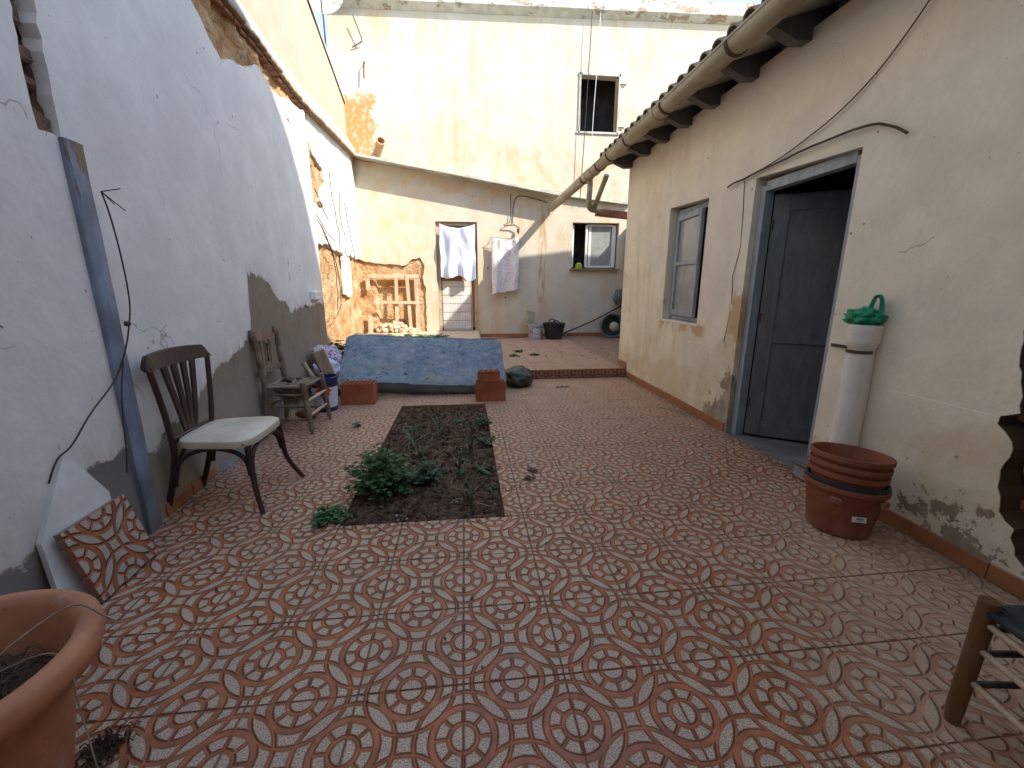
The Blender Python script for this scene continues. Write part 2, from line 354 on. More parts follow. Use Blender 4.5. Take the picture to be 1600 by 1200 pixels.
# ------------------------------------------------------------------ mesh helpers
class B:
    def __init__(s): s.v = []; s.f = []; s.mi = []; s.cm = 0
    def add(s, vs, fs):
        n = len(s.v); s.v += [Vector(p) for p in vs]; s.f += [tuple(i+n for i in f) for f in fs]; s.mi += [s.cm]*len(fs); return s
    def box(s, c, size, rot=None, bev=0):
        hx, hy, hz = [k/2 for k in size]
        if bev:
            b = min(bev, hx*.9, hy*.9, hz*.9); bm = bmesh.new(); bmesh.ops.create_cube(bm, size=1)
            for v in bm.verts: v.co = Vector((v.co.x*2*hx, v.co.y*2*hy, v.co.z*2*hz))
            bmesh.ops.bevel(bm, geom=bm.edges[:], offset=b, segments=1, affect='EDGES')
            bm.verts.index_update(); P = [v.co.copy() for v in bm.verts]; F = [tuple(v.index for v in f.verts) for f in bm.faces]; bm.free()
        else:
            P = [Vector((x, y, z)) for z in (-hz, hz) for y in (-hy, hy) for x in (-hx, hx)]
            F = [(0, 2, 3, 1), (4, 5, 7, 6), (0, 1, 5, 4), (2, 6, 7, 3), (0, 4, 6, 2), (1, 3, 7, 5)]
        if rot is not None: P = [rot @ p for p in P]
        return s.add([p+Vector(c) for p in P], F)
    def tube(s, pts, r, n=8, cap=True):
        pts = [Vector(p) for p in pts]; m = len(pts); R = r if hasattr(r, '__len__') else [r]*m
        vs = []; up = None
        for i, p in enumerate(pts):
            d = (pts[min(i+1, m-1)]-pts[max(i-1, 0)]).normalized()
            if up is None: up = Vector((0, 0, 1)) if abs(d.z) < .9 else Vector((1, 0, 0))
            a = d.cross(up)
            if a.length < 1e-4: a = d.cross(Vector((0, 1, 0)))
            a.normalize(); b = a.cross(d); up = b
            for k in range(n): t = 2*pi*k/n; vs.append(p+(a*cos(t)+b*sin(t))*R[i])
        fs = [(i*n+k, i*n+(k+1) % n, (i+1)*n+(k+1) % n, (i+1)*n+k) for i in range(m-1) for k in range(n)]
        if cap: fs += [tuple(range(n))[::-1], tuple((m-1)*n+k for k in range(n))]
        return s.add(vs, fs)
    def lathe(s, prof, n=24, c=(0, 0, 0), rot=None, sy=1):
        vs = []; m = len(prof)
        for r, z in prof:
            for k in range(n):
                t = 2*pi*k/n; p = Vector((r*cos(t), r*sin(t)*sy, z)); vs.append((rot @ p if rot is not None else p)+Vector(c))
        fs = [(i*n+k, i*n+(k+1) % n, (i+1)*n+(k+1) % n, (i+1)*n+k) for i in range(m-1) for k in range(n)]
        return s.add(vs, fs)
    def poly(s, outer, holes, mp, thick, reveal=True, sub=None):
        """wall sheet in (s,z) with holes, mapped by mp(s,z,depth), front face plus all edges"""
        loops = [outer]+list(holes); flat = [Vector((a, b, 0)) for l in loops for a, b in l]
        tris = tessellate_polygon([[Vector((a, b, 0)) for a, b in l] for l in loops])
        s.add([mp(p.x, p.y, 0) for p in flat], [tuple(t) for t in tris])
        if reveal:
            for l in loops:
                n = len(l); vs = [mp(a, b, 0) for a, b in l]+[mp(a, b, thick) for a, b in l]
                s.add(vs, [(i, (i+1) % n, n+(i+1) % n, n+i) for i in range(n)])
            s.add([mp(p.x, p.y, thick) for p in flat], [tuple(t) for t in tris])
        return s
    def grid(s, nu, nv, fn, close=False):
        vs = [fn(i/nu, j/nv) for j in range(nv+1) for i in range(nu+1)]
        return s.add(vs, [(j*(nu+1)+i, j*(nu+1)+i+1, (j+1)*(nu+1)+i+1, (j+1)*(nu+1)+i) for j in range(nv) for i in range(nu)])
    def build(s, name, mats, parent=None, local=False, smooth=False, origin=None):
        if not isinstance(mats, (list, tuple)): mats = [mats]
        o = None
        if local: off = Vector((0, 0, 0))
        else:
            if origin is None:
                lo = Vector((min(v[i] for v in s.v) for i in range(3))); hi = Vector((max(v[i] for v in s.v) for i in range(3)))
                origin = Vector(((lo.x+hi.x)/2, (lo.y+hi.y)/2, lo.z))
            off = Vector(origin)
        me = bpy.data.meshes.new(name); me.from_pydata([tuple(v-off) for v in s.v], [], s.f)
        for mt in mats: me.materials.append(MAT[mt] if isinstance(mt, str) else mt)
        if len(mats) > 1: me.polygons.foreach_set('material_index', s.mi)
        bm = bmesh.new(); bm.from_mesh(me); bmesh.ops.recalc_face_normals(bm, faces=bm.faces); bm.to_mesh(me); bm.free()
        if smooth is True: me.polygons.foreach_set('use_smooth', [True]*len(me.polygons))
        elif smooth: me.shade_smooth_by_angle(smooth) if hasattr(me, 'shade_smooth_by_angle') else None
        if smooth and smooth is not True:
            me.polygons.foreach_set('use_smooth', [True]*len(me.polygons))
            me.set_sharp_from_angle(angle=smooth)
        o = bpy.data.objects.new(name, me); C.objects.link(o)
        if not local: o.location = off
        if parent is not None:
            o.parent = parent
            if not local: o.location = off-wloc(parent)
        return o
def wloc(o):
    l = Vector(o.location)
    while o.parent is not None: o = o.parent; l += o.location
    return l
def thing(name, label, cat, loc=(0, 0, 0), rz=0, group=None):
    o = bpy.data.objects.new(name, None); C.objects.link(o); o.empty_display_size = .1
    o.location = loc; o.rotation_euler = (0, 0, rz); tag(o, label, cat, group); return o
def tag(o, label, cat, group=None):
    o['label'] = label; o['category'] = cat
    if group: o['group'] = group
    return o
def kind(o, k): o['kind'] = k; return o
def share(src, name, parent, loc, rot=(0, 0, 0)):
    c = bpy.data.objects.new(name, src.data); C.objects.link(c); c.parent = parent; c.location = loc; c.rotation_euler = rot; return c
def jag(pts, amp, step, r=rnd, closed=True):
    out = []; n = len(pts)
    for i in range(n if closed else n-1):
        a, b = Vector(pts[i]), Vector(pts[(i+1) % n]); L = (b-a).length; k = max(1, int(L/step)); nn = Vector((-(b-a).y, (b-a).x))/max(L, 1e-6)
        for j in range(k):
            p = a+(b-a)*(j/k)
            if j: p = p+nn*r.uniform(-amp, amp)+(b-a)/L*r.uniform(-step*.3, step*.3)
            out.append((p.x, p.y))
    if not closed: out.append(tuple(pts[-1]))
    return out
def Lw(s, z, d): return Vector((-1.87-.06*s-d, s, z))
def Rw(s, z, d): return Vector((2.72+d, s, z))
YB = 11.43
def Bw(s, z, d): return Vector((s, YB+d, z))
def arc(p0, p1, sag, n=10):
    a, b = Vector(p0), Vector(p1); return [a+(b-a)*(i/n)+Vector((0, 0, -4*sag*(i/n)*(1-i/n))) for i in range(n+1)]
def wob(pts, amp, seed=0):
    return [Vector(p)+noise.noise_vector(Vector(p)*4+Vector((seed, 0, 0)))*amp for p in pts]
def smoothpts(pts, n=5):
    P = [Vector(p) for p in pts]; out = []
    for i in range(len(P)-1):
        p0, p1, p2, p3 = P[max(i-1, 0)], P[i], P[i+1], P[min(i+2, len(P)-1)]
        for j in range(n):
            t = j/n; out.append(.5*((2*p1)+(p2-p0)*t+(2*p0-5*p1+4*p2-p3)*t*t+(3*p1-p0-3*p2+p3)*t**3))
    return out+[P[-1]]

# ------------------------------------------------------------------ ground and paving
kind(B().add([(-60, -60, -.42), (70, -60, -.42), (70, 70, -.42), (-60, 70, -.42)], [(0, 1, 2, 3)]).build('ground', 'ground'), 'structure')
BX0, BX1, BY0, BY1 = -.8428, .235, 2.532, 5.332          # soil bed in the paving
FZ = -.003
fl = B()
def slab(x0, x1, y0, y1, z0, z1): fl.box(((x0+x1)/2, (y0+y1)/2, (z0+z1)/2), (x1-x0, y1-y0, z1-z0))
slab(-2.6, 3.9, -.7, BY0-.004, -.3, FZ); slab(-2.6, BX0-.004, BY0-.004, 6.75, -.3, FZ); slab(BX1+.004, 3.9, BY0-.004, 6.75, -.3, FZ); slab(BX0-.004, BX1+.004, BY1+.004, 6.75, -.3, FZ)
floor = fl.build('floor', 'mortar', origin=(0, 0, 0)); kind(floor, 'structure')
G = .0013
def tile_mesh(x0=0, x1=.4, y0=0, y1=.4, notch=None):
    b = B(); bv = .0018
    X0, X1, Y0, Y1 = x0+(G if x0 == 0 else 0), x1-(G if x1 == .4 else 0), y0+(G if y0 == 0 else 0), y1-(G if y1 == .4 else 0)
    b.add([(X0+bv, Y0+bv, 0), (X1-bv, Y0+bv, 0), (X1-bv, Y1-bv, 0), (X0+bv, Y1-bv, 0),
           (X0, Y0, -bv), (X1, Y0, -bv), (X1, Y1, -bv), (X0, Y1, -bv), (X0, Y0, -.03), (X1, Y0, -.03), (X1, Y1, -.03), (X0, Y1, -.03)],
          [(0, 1, 2, 3), (0, 4, 5, 1), (1, 5, 6, 2), (2, 6, 7, 3), (3, 7, 4, 0), (4, 8, 9, 5), (5, 9, 10, 6), (6, 10, 11, 7), (7, 11, 8, 4)])
    return b
GX, GY = -.107*.4, 3.33*.4                           # a joint crossing of the tile grid
full = None
def lay(parent, i, j, rects, z=0, mat='tile', gx=GX, gy=GY):
    """one tile of the grid, clipped to the given rectangle"""
    global full
    ox, oy = gx+i*.4, gy+j*.4
    x0, x1, y0, y1 = [round(v, 4) for v in (max(0, rects[0]-ox), min(.4, rects[1]-ox), max(0, rects[2]-oy), min(.4, rects[3]-oy))]
    if x1-x0 < .012 or y1-y0 < .012: return
    tz = z+rnd.uniform(-.0012, .0012); rot = (rnd.uniform(-.0025, .0025), rnd.uniform(-.0025, .0025), 0)
    if x0 == 0 and x1 == .4 and y0 == 0 and y1 == .4:
        if full is None:
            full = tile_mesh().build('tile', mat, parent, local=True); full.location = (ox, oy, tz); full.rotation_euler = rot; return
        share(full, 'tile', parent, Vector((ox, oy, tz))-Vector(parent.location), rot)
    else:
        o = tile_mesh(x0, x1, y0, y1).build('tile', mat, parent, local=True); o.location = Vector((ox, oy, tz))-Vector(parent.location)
n0 = 0
for j in range(-4, 15):
    for i in range(-6, 10):
        ox, oy = GX+i*.4, GY+j*.4
        if ox+.4 < -2.35 or ox > 2.73 or oy > 6.75: continue
        X0, X1, Y0, Y1 = -9, (2.72 if not (2.85 < oy+.2 < 3.93) else 2.9), -9, 6.738
        if ox+.4 <= BX0 or ox >= BX1 or oy+.4 <= BY0 or oy >= BY1: lay(floor, i, j, (X0, X1, Y0, Y1))
        else:                                         # the tiles cut along the bed
            if ox < BX0: lay(floor, i, j, (X0, BX0, Y0, Y1))
            if ox+.4 > BX1: lay(floor, i, j, (BX1, X1, Y0, Y1))
            if oy < BY0: lay(floor, i, j, (max(ox, BX0+.003), min(ox+.4, BX1-.003), Y0, BY0))
            if oy+.4 > BY1: lay(floor, i, j, (max(ox, BX0+.003), min(ox+.4, BX1-.003), BY1, Y1))
# raised terrace at the back
pf = B(); pf.box((.9, 9.1, -.08), (7.0, 4.66, .436))
terr = pf.build('terrace', 'mortar', origin=(0, 6.78, 0)); kind(terr, 'structure')
TZ = .15
for j in range(0, 12):
    for i in range(-7, 12):
        lay(terr, i, j, (-2.62, 4.3, 6.765, 11.43), TZ, gy=6.765-.1)
for k in range(0, 13):                                # patterned riser of the step
    x0 = -2.35+k*.4; x1 = min(x0+.4, 2.716)
    o = tile_mesh(0, round(x1-x0, 4), .115, .252).build('riser_tile', 'tile_riser', terr, local=True)
    o.rotation_euler = (radians(90), 0, 0); o.location = Vector((x0, 6.745, -.110))-Vector(terr.location)
B().box((3.05, 3.39, -.06), (.66, 1.10, .116)).build('doorstep', 'cement_grey', floor)
# ------------------------------------------------------------------ left courtyard wall
lw = thing('courtyard_wall', 'long left courtyard wall of peeling blue-white plaster over brown cement, ragged along its top', 'wall', (-2.2, 5.0, 0))
top = [(-.7, 3.75), (1.8, 3.72), (3.4, 3.66), (3.9, 3.62), (4.2, 3.76), (4.45, 3.60), (4.66, 3.50), (4.85, 3.62), (5.2, 3.70), (5.55, 3.88), (5.9, 3.80), (6.28, 3.84), (6.6, 3.95), (7.0, 3.98), (7.28, 4.07)]
outer = [(-.7, -.1), (7.28, -.1)]+jag([(7.28, .75), (7.30, 1.4), (7.27, 2.3)], .012, .1, closed=False)[::1]+[(7.28, 4.05)]+jag(top[::-1], .018, .07, closed=False)[1:]
outer = [p for i, p in enumerate(outer) if i == 0 or (abs(p[0]-outer[i-1][0])+abs(p[1]-outer[i-1][1])) > 1e-4]
groove = jag([(2.47, 2.25), (2.60, 2.25), (2.615, 3.0), (2.60, 3.6), (2.49, 3.6), (2.475, 3.0)], .010, .06)
hole1 = jag([(6.26, 1.15), (6.37, 1.13), (6.42, 1.22), (6.34, 1.27), (6.27, 1.24)], .006, .03)
B().poly(outer, [groove, hole1], Lw, .09).build('plaster', 'left', lw)
# rubble core behind the coat, shows along the top and beyond the end of the coat
def core(name, y0, y1, z0, z1, d, step, amp, parent=lw, mat='earth', top_w=.0):
    def fn(u, v):
        y = y0+(y1-y0)*u; z = z0+(z1-z0)*v; p = Lw(y, z, d)
        q = Vector((y, z, 3.1)); k = noise.fractal(q*3.2, 1, 2, 5)*amp+noise.noise(q*17)*amp*.35
        return p+Vector((k, 0, 0))
    return B().grid(int((y1-y0)/step), int((z1-z0)/step), fn).build(name, mat, parent, smooth=radians(50))
core('rubble_core', 3.4, 7.6, 3.35, 4.2, .05, .04, .075)
core('rubble_core', 7.2, 11.5, -.02, 2.45, .12, .05, .045)
core('rubble_core', 7.2, 8.6, 2.35, 4.2, .10, .06, .02)
# groove core
def gfn(u, v):
    y = 2.44+.2*u; z = 2.2+1.5*v; k = noise.fractal(Vector((y*4, z*5, 9)), 1, 2, 4)*.05
    return Lw(y, z, .075)+Vector((k, 0, 0))
B().grid(8, 40, gfn).build('groove_core', 'broken', lw, smooth=radians(40))
for k in range(9):
    z = 2.32+k*.145+rnd.uniform(-.02, .02)
    b = B().box((0, 0, 0), (.07, .095+rnd.uniform(-.03, .015), .080+rnd.uniform(-.035, .03)), Matrix.Rotation(rnd.uniform(-.45, .45), 3, 'X') @ Matrix.Rotation(rnd.uniform(-.2, .2), 3, 'Z'), .012)
    o = b.build('brick', 'groovebrick', lw, local=True); p = Lw(2.535+rnd.uniform(-.012, .012), z, .070+rnd.uniform(-.012, .012)); o.location = p-wloc(lw)
# old whitewashed stretch beyond the end of the smooth coat
oldo = jag([(7.25, 2.22), (7.7, 2.20), (8.2, 2.26), (8.5, 2.18), (9.1, 2.20), (9.6, 2.12), (10.2, 2.20), (10.9, 2.15), (11.5, 2.2)], .03, .08, closed=False)+[(11.5, 4.6), (7.25, 4.25)]
patch = jag([(7.28, 3.72), (7.45, 3.70), (7.75, 3.58), (8.25, 3.50), (8.32, 3.28), (8.05, 3.05), (7.9, 2.92), (8.12, 2.86), (8.0, 2.78), (7.45, 2.80), (7.30, 2.85)], .02, .07)
B().poly(oldo, [patch], lambda s, z, d: Lw(s, z, d+.05), .09).build('old_whitewash', 'old', lw)
B().poly(jag([(9.25, 1.35), (9.7, 1.28), (10.0, 1.34), (10.05, 1.6), (10.0, 2.14), (9.35, 2.13)], .012, .07), [], lambda s, z, d: Lw(s, z, d+.055), .05).build('hanging_plaster', 'old', lw)
# wedge of fallen whitewash along the foot
def fillet(u, v):
    y = 3.45+1.0*u; a = v*pi/2; rr = .035+.025*noise.noise(Vector((y*5, 0, 0)))
    rr *= min(1, 8*u, 8*(1-u)+.05)
    return Lw(y, max(0, rr*1.9*(1-v))+.001, 0)+Vector((rr*1.9*v, 0, 0))+noise.noise_vector(Vector((y*12, v*5, 0)))*.006
B().grid(26, 5, fillet).build('whitewash_fillet', 'cement_grey', lw)
# skirting tiles
for y0, y1 in ((2.05, 2.24), (2.25, 2.50), (2.78, 3.08), (3.085, 3.42)):
    c = Lw((y0+y1)/2, .045, -.006); B().box(c, (.014, y1-y0-.003, .09), Matrix.Rotation(.06, 3, 'Z'), .003).build('skirting_tile', 'skirt', lw)
# drip course of tiles, sloped coping, neighbour's wall above
def zc(y): return 4.10+max(0, y-7.0)*.10
k = 0; y = 2.2
while y < 11.42:
    L = rnd.uniform(.13, .19); z = zc(y+L/2); pr = .05+rnd.uniform(-.012, .015)
    c = Lw(y+L/2, z, .05-pr/2+.02); B().box(c, (.16+pr, L-.006, .035), Matrix.Rotation(rnd.uniform(-.04, .04), 3, 'X'), .006).build('drip_tile', 'rooftile', lw)
    c2 = Lw(y+L/2, z-.045, .05-pr/3+.025)
    if y < 7.4: B().box(c2, (.12+pr*.5, L*.8, .04), Matrix.Rotation(rnd.uniform(-.3, .3), 3, 'Y'), .01).build('drip_tile', 'brick', lw)
    y += L
def cop(u, v):
    y = -.7+12.12*u
    pr = [(-.035, .02), (-.045, .06), (.0, .20), (.10, .36), (.16, .40)][int(round(v*4))]
    return Lw(y, zc(y)+pr[1]+.012*noise.noise(Vector((y*2, v*3, 0))), pr[0]+.01*noise.noise(Vector((y*3, v*2, 4))))
B().grid(90, 4, cop).build('coping', 'cement', lw, smooth=radians(35))
up = thing('neighbour_wall', 'tall beige plastered wall rising above the left courtyard wall, its top edge sloping down', 'wall', (-2.7, 5.0, 4.2))
def zu(y): return 5.72+.21*(11.43-y)
pts = [(-.7, 4.2), (11.6, 4.4)]+jag([(11.6, zu(11.6)), (-.7, zu(-.7))], .012, .12, closed=False)
B().poly(pts, [], lambda s, z, d: Lw(s, z, d+.15), .35).build('wall', 'upper', up)
def capf(u, v):
    y = -.7+12.2*u; a = [(-.03, -.02), (-.03, .05), (.36, .07), (.36, -.02)][int(round(v*3))]
    return Lw(y, zu(y)+a[1], .15+a[0])+noise.noise_vector(Vector((y*3, v*2, 0)))*.01
B().grid(60, 3, capf).build('wall_cap', 'cement', up)

# ------------------------------------------------------------------ blue post with its cables
ps = thing('wall_post', 'tall blue-grey painted post let into the left wall, rusty brown at its top', 'post', Lw(2.63, 0, 0))
pb = B(); x0 = Lw(2.63, 0, 0).x
def pst(u, v):
    z = 2.25*v; prof = [(.06, 2.575), (-.028, 2.577), (-.034, 2.587), (-.034, 2.635), (-.026, 2.69), (.06, 2.694)][int(round(u*5))]
    return Vector((x0-prof[0]+.0, prof[1], z))+noise.noise_vector(Vector((u*3, z*3, 1)))*.006
pb.grid(5, 26, pst); pb.add([pst(i/5, 1) for i in range(6)], [(0, 1, 2, 3, 4, 5)])
pb.build('post_body', 'post', ps)
B().box((x0+.055, 2.70, 1.30), (.03, .03, .03), None, .008).build('bolt', 'iron', ps)
cb = thing('wall_cable', 'thin black cable hanging down the blue-grey post and across to the marble slab', 'cable', (x0+.08, 2.7, 2.0))
B().tube(wob(smoothpts([(-1.965, 2.70, 2.02), (-1.965, 2.745, 1.80), (-1.965, 2.75, 1.53), (-1.965, 2.71, 1.33), (-1.965, 2.56, 1.05), (-1.965, 2.34, .88), (-1.965, 2.19, .75), (-1.985, 2.12, .70), (-1.99, 2.06, .60)]), .012), .0042, 6).build('cable', 'wire', cb)
B().tube(wob(smoothpts([(-1.965, 2.60, 1.10), (-1.985, 2.56, .85), (-1.99, 2.52, .60), (-1.995, 2.50, .45)]), .01), .0035, 6).build('cable_branch', 'wire', cb)
for a in ((.05, .07, .03), (.02, .12, -.08), (-.01, .09, -.05)):
    B().tube([(-1.965, 2.70, 2.02), Vector((-1.965, 2.70, 2.02))+Vector(a)], .003, 5).build('wire_end', 'wire', cb)

# ------------------------------------------------------------------ right house
rh = thing('low_house', 'low cream plastered house along the right side with tiled eave, flaking at its foot', 'house', (4.5, 3.6, 0))
YE = 7.15
gap_h = jag([(.2, .12), (1.47, .13), (1.51, .15), (1.56, .19), (1.595, .27), (1.59, .32), (1.63, .34), (1.664, .376), (1.67, .43), (1.696, .50), (1.704, .59), (1.682, .67), (1.692, .75), (1.726, .79), (1.765, .82), (1.763, .864), (1.69, .90), (1.70, .985), (1.75, 1.167), (1.765, 1.30), (1.74, 1.42), (1.60, 1.50), (.2, 1.55)], .008, .035)
dooro = [(2.85, -.1), (2.85, 2.44), (3.93, 2.49), (3.93, -.1)]
wino = [(4.70, 1.07), (4.70, 2.47), (5.60, 2.51), (5.60, 1.06)]
outer = [(-.7, -.1)]+[(2.85, -.1), (2.85, 2.44), (3.93, 2.49), (3.93, -.1)]+[(YE, -.1), (YE, 3.45), (-.7, 3.45)]
B().poly(outer, [gap_h, wino], Rw, .16).build('front_wall', 'right', rh)
B().box(((2.882+6.4)/2, YE-.08, 1.65), (6.4-2.882, .16, 3.6), None).build('end_wall', 'right', rh)
B().box(((2.72+6.4)/2, -.78, 1.65), (6.4-2.72, .16, 3.6), None).build('end_wall', 'right', rh)
B().box((6.5, 3.2, 1.65), (.16, 8.1, 3.6), None).build('rear_wall', 'right', rh)
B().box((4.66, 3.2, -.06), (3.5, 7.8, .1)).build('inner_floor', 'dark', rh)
B().box((4.3, 3.4, 1.6), (.05, 6.9, 3.2)).build('dark_backing', 'dark', rh)  # dark sheets added inside, painting the black shade of the doorway
B().box((3.6, 3.4, 3.22), (1.35, 6.9, .04)).build('dark_ceiling_backing', 'dark', rh)
B().box((3.6, 2.3, 1.6), (1.35, .05, 3.16)).build('dark_backing', 'dark', rh)
# rough broken masonry seen in the hole near the camera
def gap_fn(u, v):
    y = .15+1.85*u; z = .05+1.60*v
    return Vector((3.02+noise.fractal(Vector((y*3, z*3, 5)), 1, 2, 4)*.14, y, z))
B().grid(30, 24, gap_fn).build('broken_core', 'broken', rh, smooth=radians(40))
for (y, z, s, a) in ((1.70, .86, .16, .1), (1.66, 1.15, .16, .5), (1.60, .42, .14, -.3), (1.64, .60, .13, .8), (1.47, .22, .16, .2), (1.62, .74, .12, 1.1)):
    B().box((0, 0, 0), (.13, s, .07), Matrix.Rotation(a, 3, 'X') @ Matrix.Rotation(a, 3, 'Z'), .018).build('broken_brick', 'brick', rh, local=True).location = Vector((2.90, y+.02, z))-wloc(rh)
# skirting tiles, house side
def skirt(y0, y1, x=2.72, z=0):
    n = max(1, round((y1-y0)/.4)); d = (y1-y0)/n
    for i in range(n):
        B().box((x-.007, y0+d*(i+.5), z+.048+rnd.uniform(-.002, .002)), (.014, d-.004, .096), Matrix.Rotation(rnd.uniform(-.008, .008), 3, 'X'), .003).build('skirting_tile', 'skirt', rh)
skirt(3.96, 6.72); skirt(6.77, 7.15, z=.15); skirt(-.7, 2.80)
B().box((2.80, 3.945, .05), (.15, .014, .1), None, .003).build('skirting_tile', 'skirt', rh)
B().box((3.05, 7.157, .20), (.66, .014, .096), None, .003).build('skirting_tile', 'skirt', rh)
# rafters and roof
for y in (-.2, .45, 1.1, 1.7, 2.3, 2.92, 3.52, 4.12, 4.72, 5.28, 5.84, 6.42, 7.08):
    b = B(); x1, x2 = 2.42, 2.90
    b.add([(2.40, y-.05, 3.44), (2.40, y-.05, 3.52), (2.9, y-.05, 3.66), (2.9, y-.05, 3.38), (2.60, y-.05, 3.36),
           (2.40, y+.05, 3.44), (2.40, y+.05, 3.52), (2.9, y+.05, 3.66), (2.9, y+.05, 3.38), (2.60, y+.05, 3.36)],
          [(0, 1, 2, 3, 4), (5, 9, 8, 7, 6), (0, 5, 6, 1), (1, 6, 7, 2), (2, 7, 8, 3), (3, 8, 9, 4), (4, 9, 5, 0)])
    b.build('rafter', 'rafter', rh)
for k in range(36):
    y = -.62+k*.225
    B().box((2.62, y, 3.60), (.56, .19, .02), Matrix.Rotation(-.30, 3, 'Y'), .003).build('eave_board', 'wood_pale', rh)
rs = B(); rs.add([(2.36, -.85, 3.49), (6.7, -.85, 4.86), (6.7, 7.45, 4.86), (2.36, 7.45, 3.49), (2.36, -.85, 3.46), (6.7, -.85, 4.83), (6.7, 7.45, 4.83), (2.36, 7.45, 3.46)],
                 [(0, 1, 2, 3), (4, 7, 6, 5), (0, 3, 7, 4), (1, 5, 6, 2), (0, 4, 5, 1), (3, 2, 6, 7)])
rs.build('roof_deck', 'cement', rh)
def canal(flip, L=.44, r0=.098, r1=.08):
    b = B(); n = 7; vs = []; th = .014
    for (r, x) in ((r0, 0), (r1, L)):
        for rr in (r, r-th):
            for i in range(n+1):
                a = pi*i/n; vs.append((x, -rr*cos(a), (rr*sin(a)) * (-1 if flip else 1)))
    m = n+1; F = []
    for i in range(n):
        F += [(i, i+1, 2*m+i+1, 2*m+i), (m+i, 3*m+i, 3*m+i+1, m+i+1), (i, m+i, m+i+1, i+1), (2*m+i, 2*m+i+1, 3*m+i+1, 3*m+i)]
    F += [(0, 2*m, 3*m, m), (n, m+n, 3*m+n, 2*m+n)]
    return b.add(vs, F)
src = {}
ang = -math.atan2(4.86-3.49, 6.7-2.36)
ntile = 0
rest = B()
for j in range(10):
    for i in range(39):
        for fl_ in (0, 1):
            y = -.78+i*.215+(.1075 if fl_ else 0); s = -.07+j*.36
            if y > 7.45: continue
            x = 2.36+s*cos(ang); z = 3.48+s*sin(-ang)+(.085 if fl_ else .035)+.0
            z += (.0 if fl_ else .05)
            rot = (rnd.uniform(-.04, .04), ang+rnd.uniform(-.03, .03)-.04, rnd.uniform(-.05, .05))
            if j < 3:
                if fl_ not in src:
                    o = canal(not fl_).build('roof_tile', 'rooftile', rh, local=True); src[fl_] = o
                    o.location = Vector((x, y, z))-wloc(rh); o.rotation_euler = rot
                else: share(src[fl_], 'roof_tile', rh, Vector((x, y, z))-wloc(rh), rot)
            else:
                R3 = Matrix.Rotation(ang, 3, 'Y'); c = canal(not fl_)
                rest.add([R3 @ v+Vector((x, y, z)) for v in c.v], c.f)
kind(rest.build('roof_tiles', 'rooftile', rh), 'stuff')
# gutter: half round trough with a rolled rim, closed pipe beyond the house
gt = thing('rain_gutter', 'long beige rain gutter under the tiled eave running on to the back wall', 'gutter', (2.27, 5.0, 3.35))
GXc, GZ, GR = 2.275, 3.47, .098
def trough(y0, y1, r, n=14, full_=False):
    b = B(); ny = 2; vs = []
    for rr in (r, r-.008):
        for y in (y0, y1):
            for i in range(n+1):
                a = (pi+pi*i/n) if not full_ else 2*pi*i/n
                vs.append((GXc+rr*cos(a), y, GZ+rr*sin(a)))
    m = n+1; F = []
    for i in range(n): F += [(i, i+1, m+i+1, m+i), (2*m+i, 3*m+i, 3*m+i+1, 2*m+i+1), (i, 2*m+i, 2*m+i+1, i+1), (m+i, m+i+1, 3*m+i+1, 3*m+i)]
    if not full_: F += [(0, m, 3*m, 2*m), (n, 2*m+n, 3*m+n, m+n)]
    return b.add(vs, F)
trough(-.8, 7.95, GR).build('trough', 'gutter', gt, smooth=radians(40))
trough(7.9, 11.36, GR*.92, 18, True).build('pipe', 'gutter', gt, smooth=radians(40))
B().tube([(GXc-GR+.004, -.8, GZ+.006), (GXc-GR+.004, 7.95, GZ+.006)], .014, 8).build('rolled_rim', 'gutter', gt, smooth=True)
for y in (1.0, 1.85, 2.75, 3.75, 4.95, 5.15, 6.05, 6.75, 7.3, 7.62, 7.95, 8.2):
    trough(y-.018, y+.018, GR+.010, 14).build('bracket' if y not in (5.15, 7.62, 7.95) else 'joint_collar', 'iron' if y not in (5.15, 7.62, 7.95) else 'gutter', gt, smooth=radians(40))
dp = thing('downpipe', 'beige downpipe elbow dropping from the far end of the gutter to the back wall', 'pipe', (2.5, 8.2, 3.0))
B().tube(smoothpts([(2.33, 8.05, 3.40), (2.33, 8.06, 3.22), (2.34, 8.12, 3.04), (2.42, 8.25, 2.94), (2.62, 8.3, 2.92)]), .052, 12).build('pipe', 'gutter', dp, smooth=True)
B().tube([(2.52, 7.7, 3.40), (2.48, 8.25, 2.95)], .045, 12).build('pipe', 'gutter', dp, smooth=True)
B().box((2.92, 8.35, 2.87), (.75, .10, .13), Matrix.Rotation(.08, 3, 'Y'), .01).build('pipe_support', 'brick', dp)

# door
dr = B(); FXD = 2.80
def member(b, y, z, sy, sz, x=2.80, sx=.09): b.box((x, y, z), (sx, sy, sz), None, .004); return b
fr = B(); member(fr, 3.885, 1.2, .075, 2.42, 2.815); member(fr, 2.895, 1.2, .075, 2.42, 2.815); fr.build('door_frame', 'frameblue', rh)
fr = B(); member(fr, 3.39, 2.405, .914, .085, 2.815); fr.build('door_lintel', 'frameblue', rh)
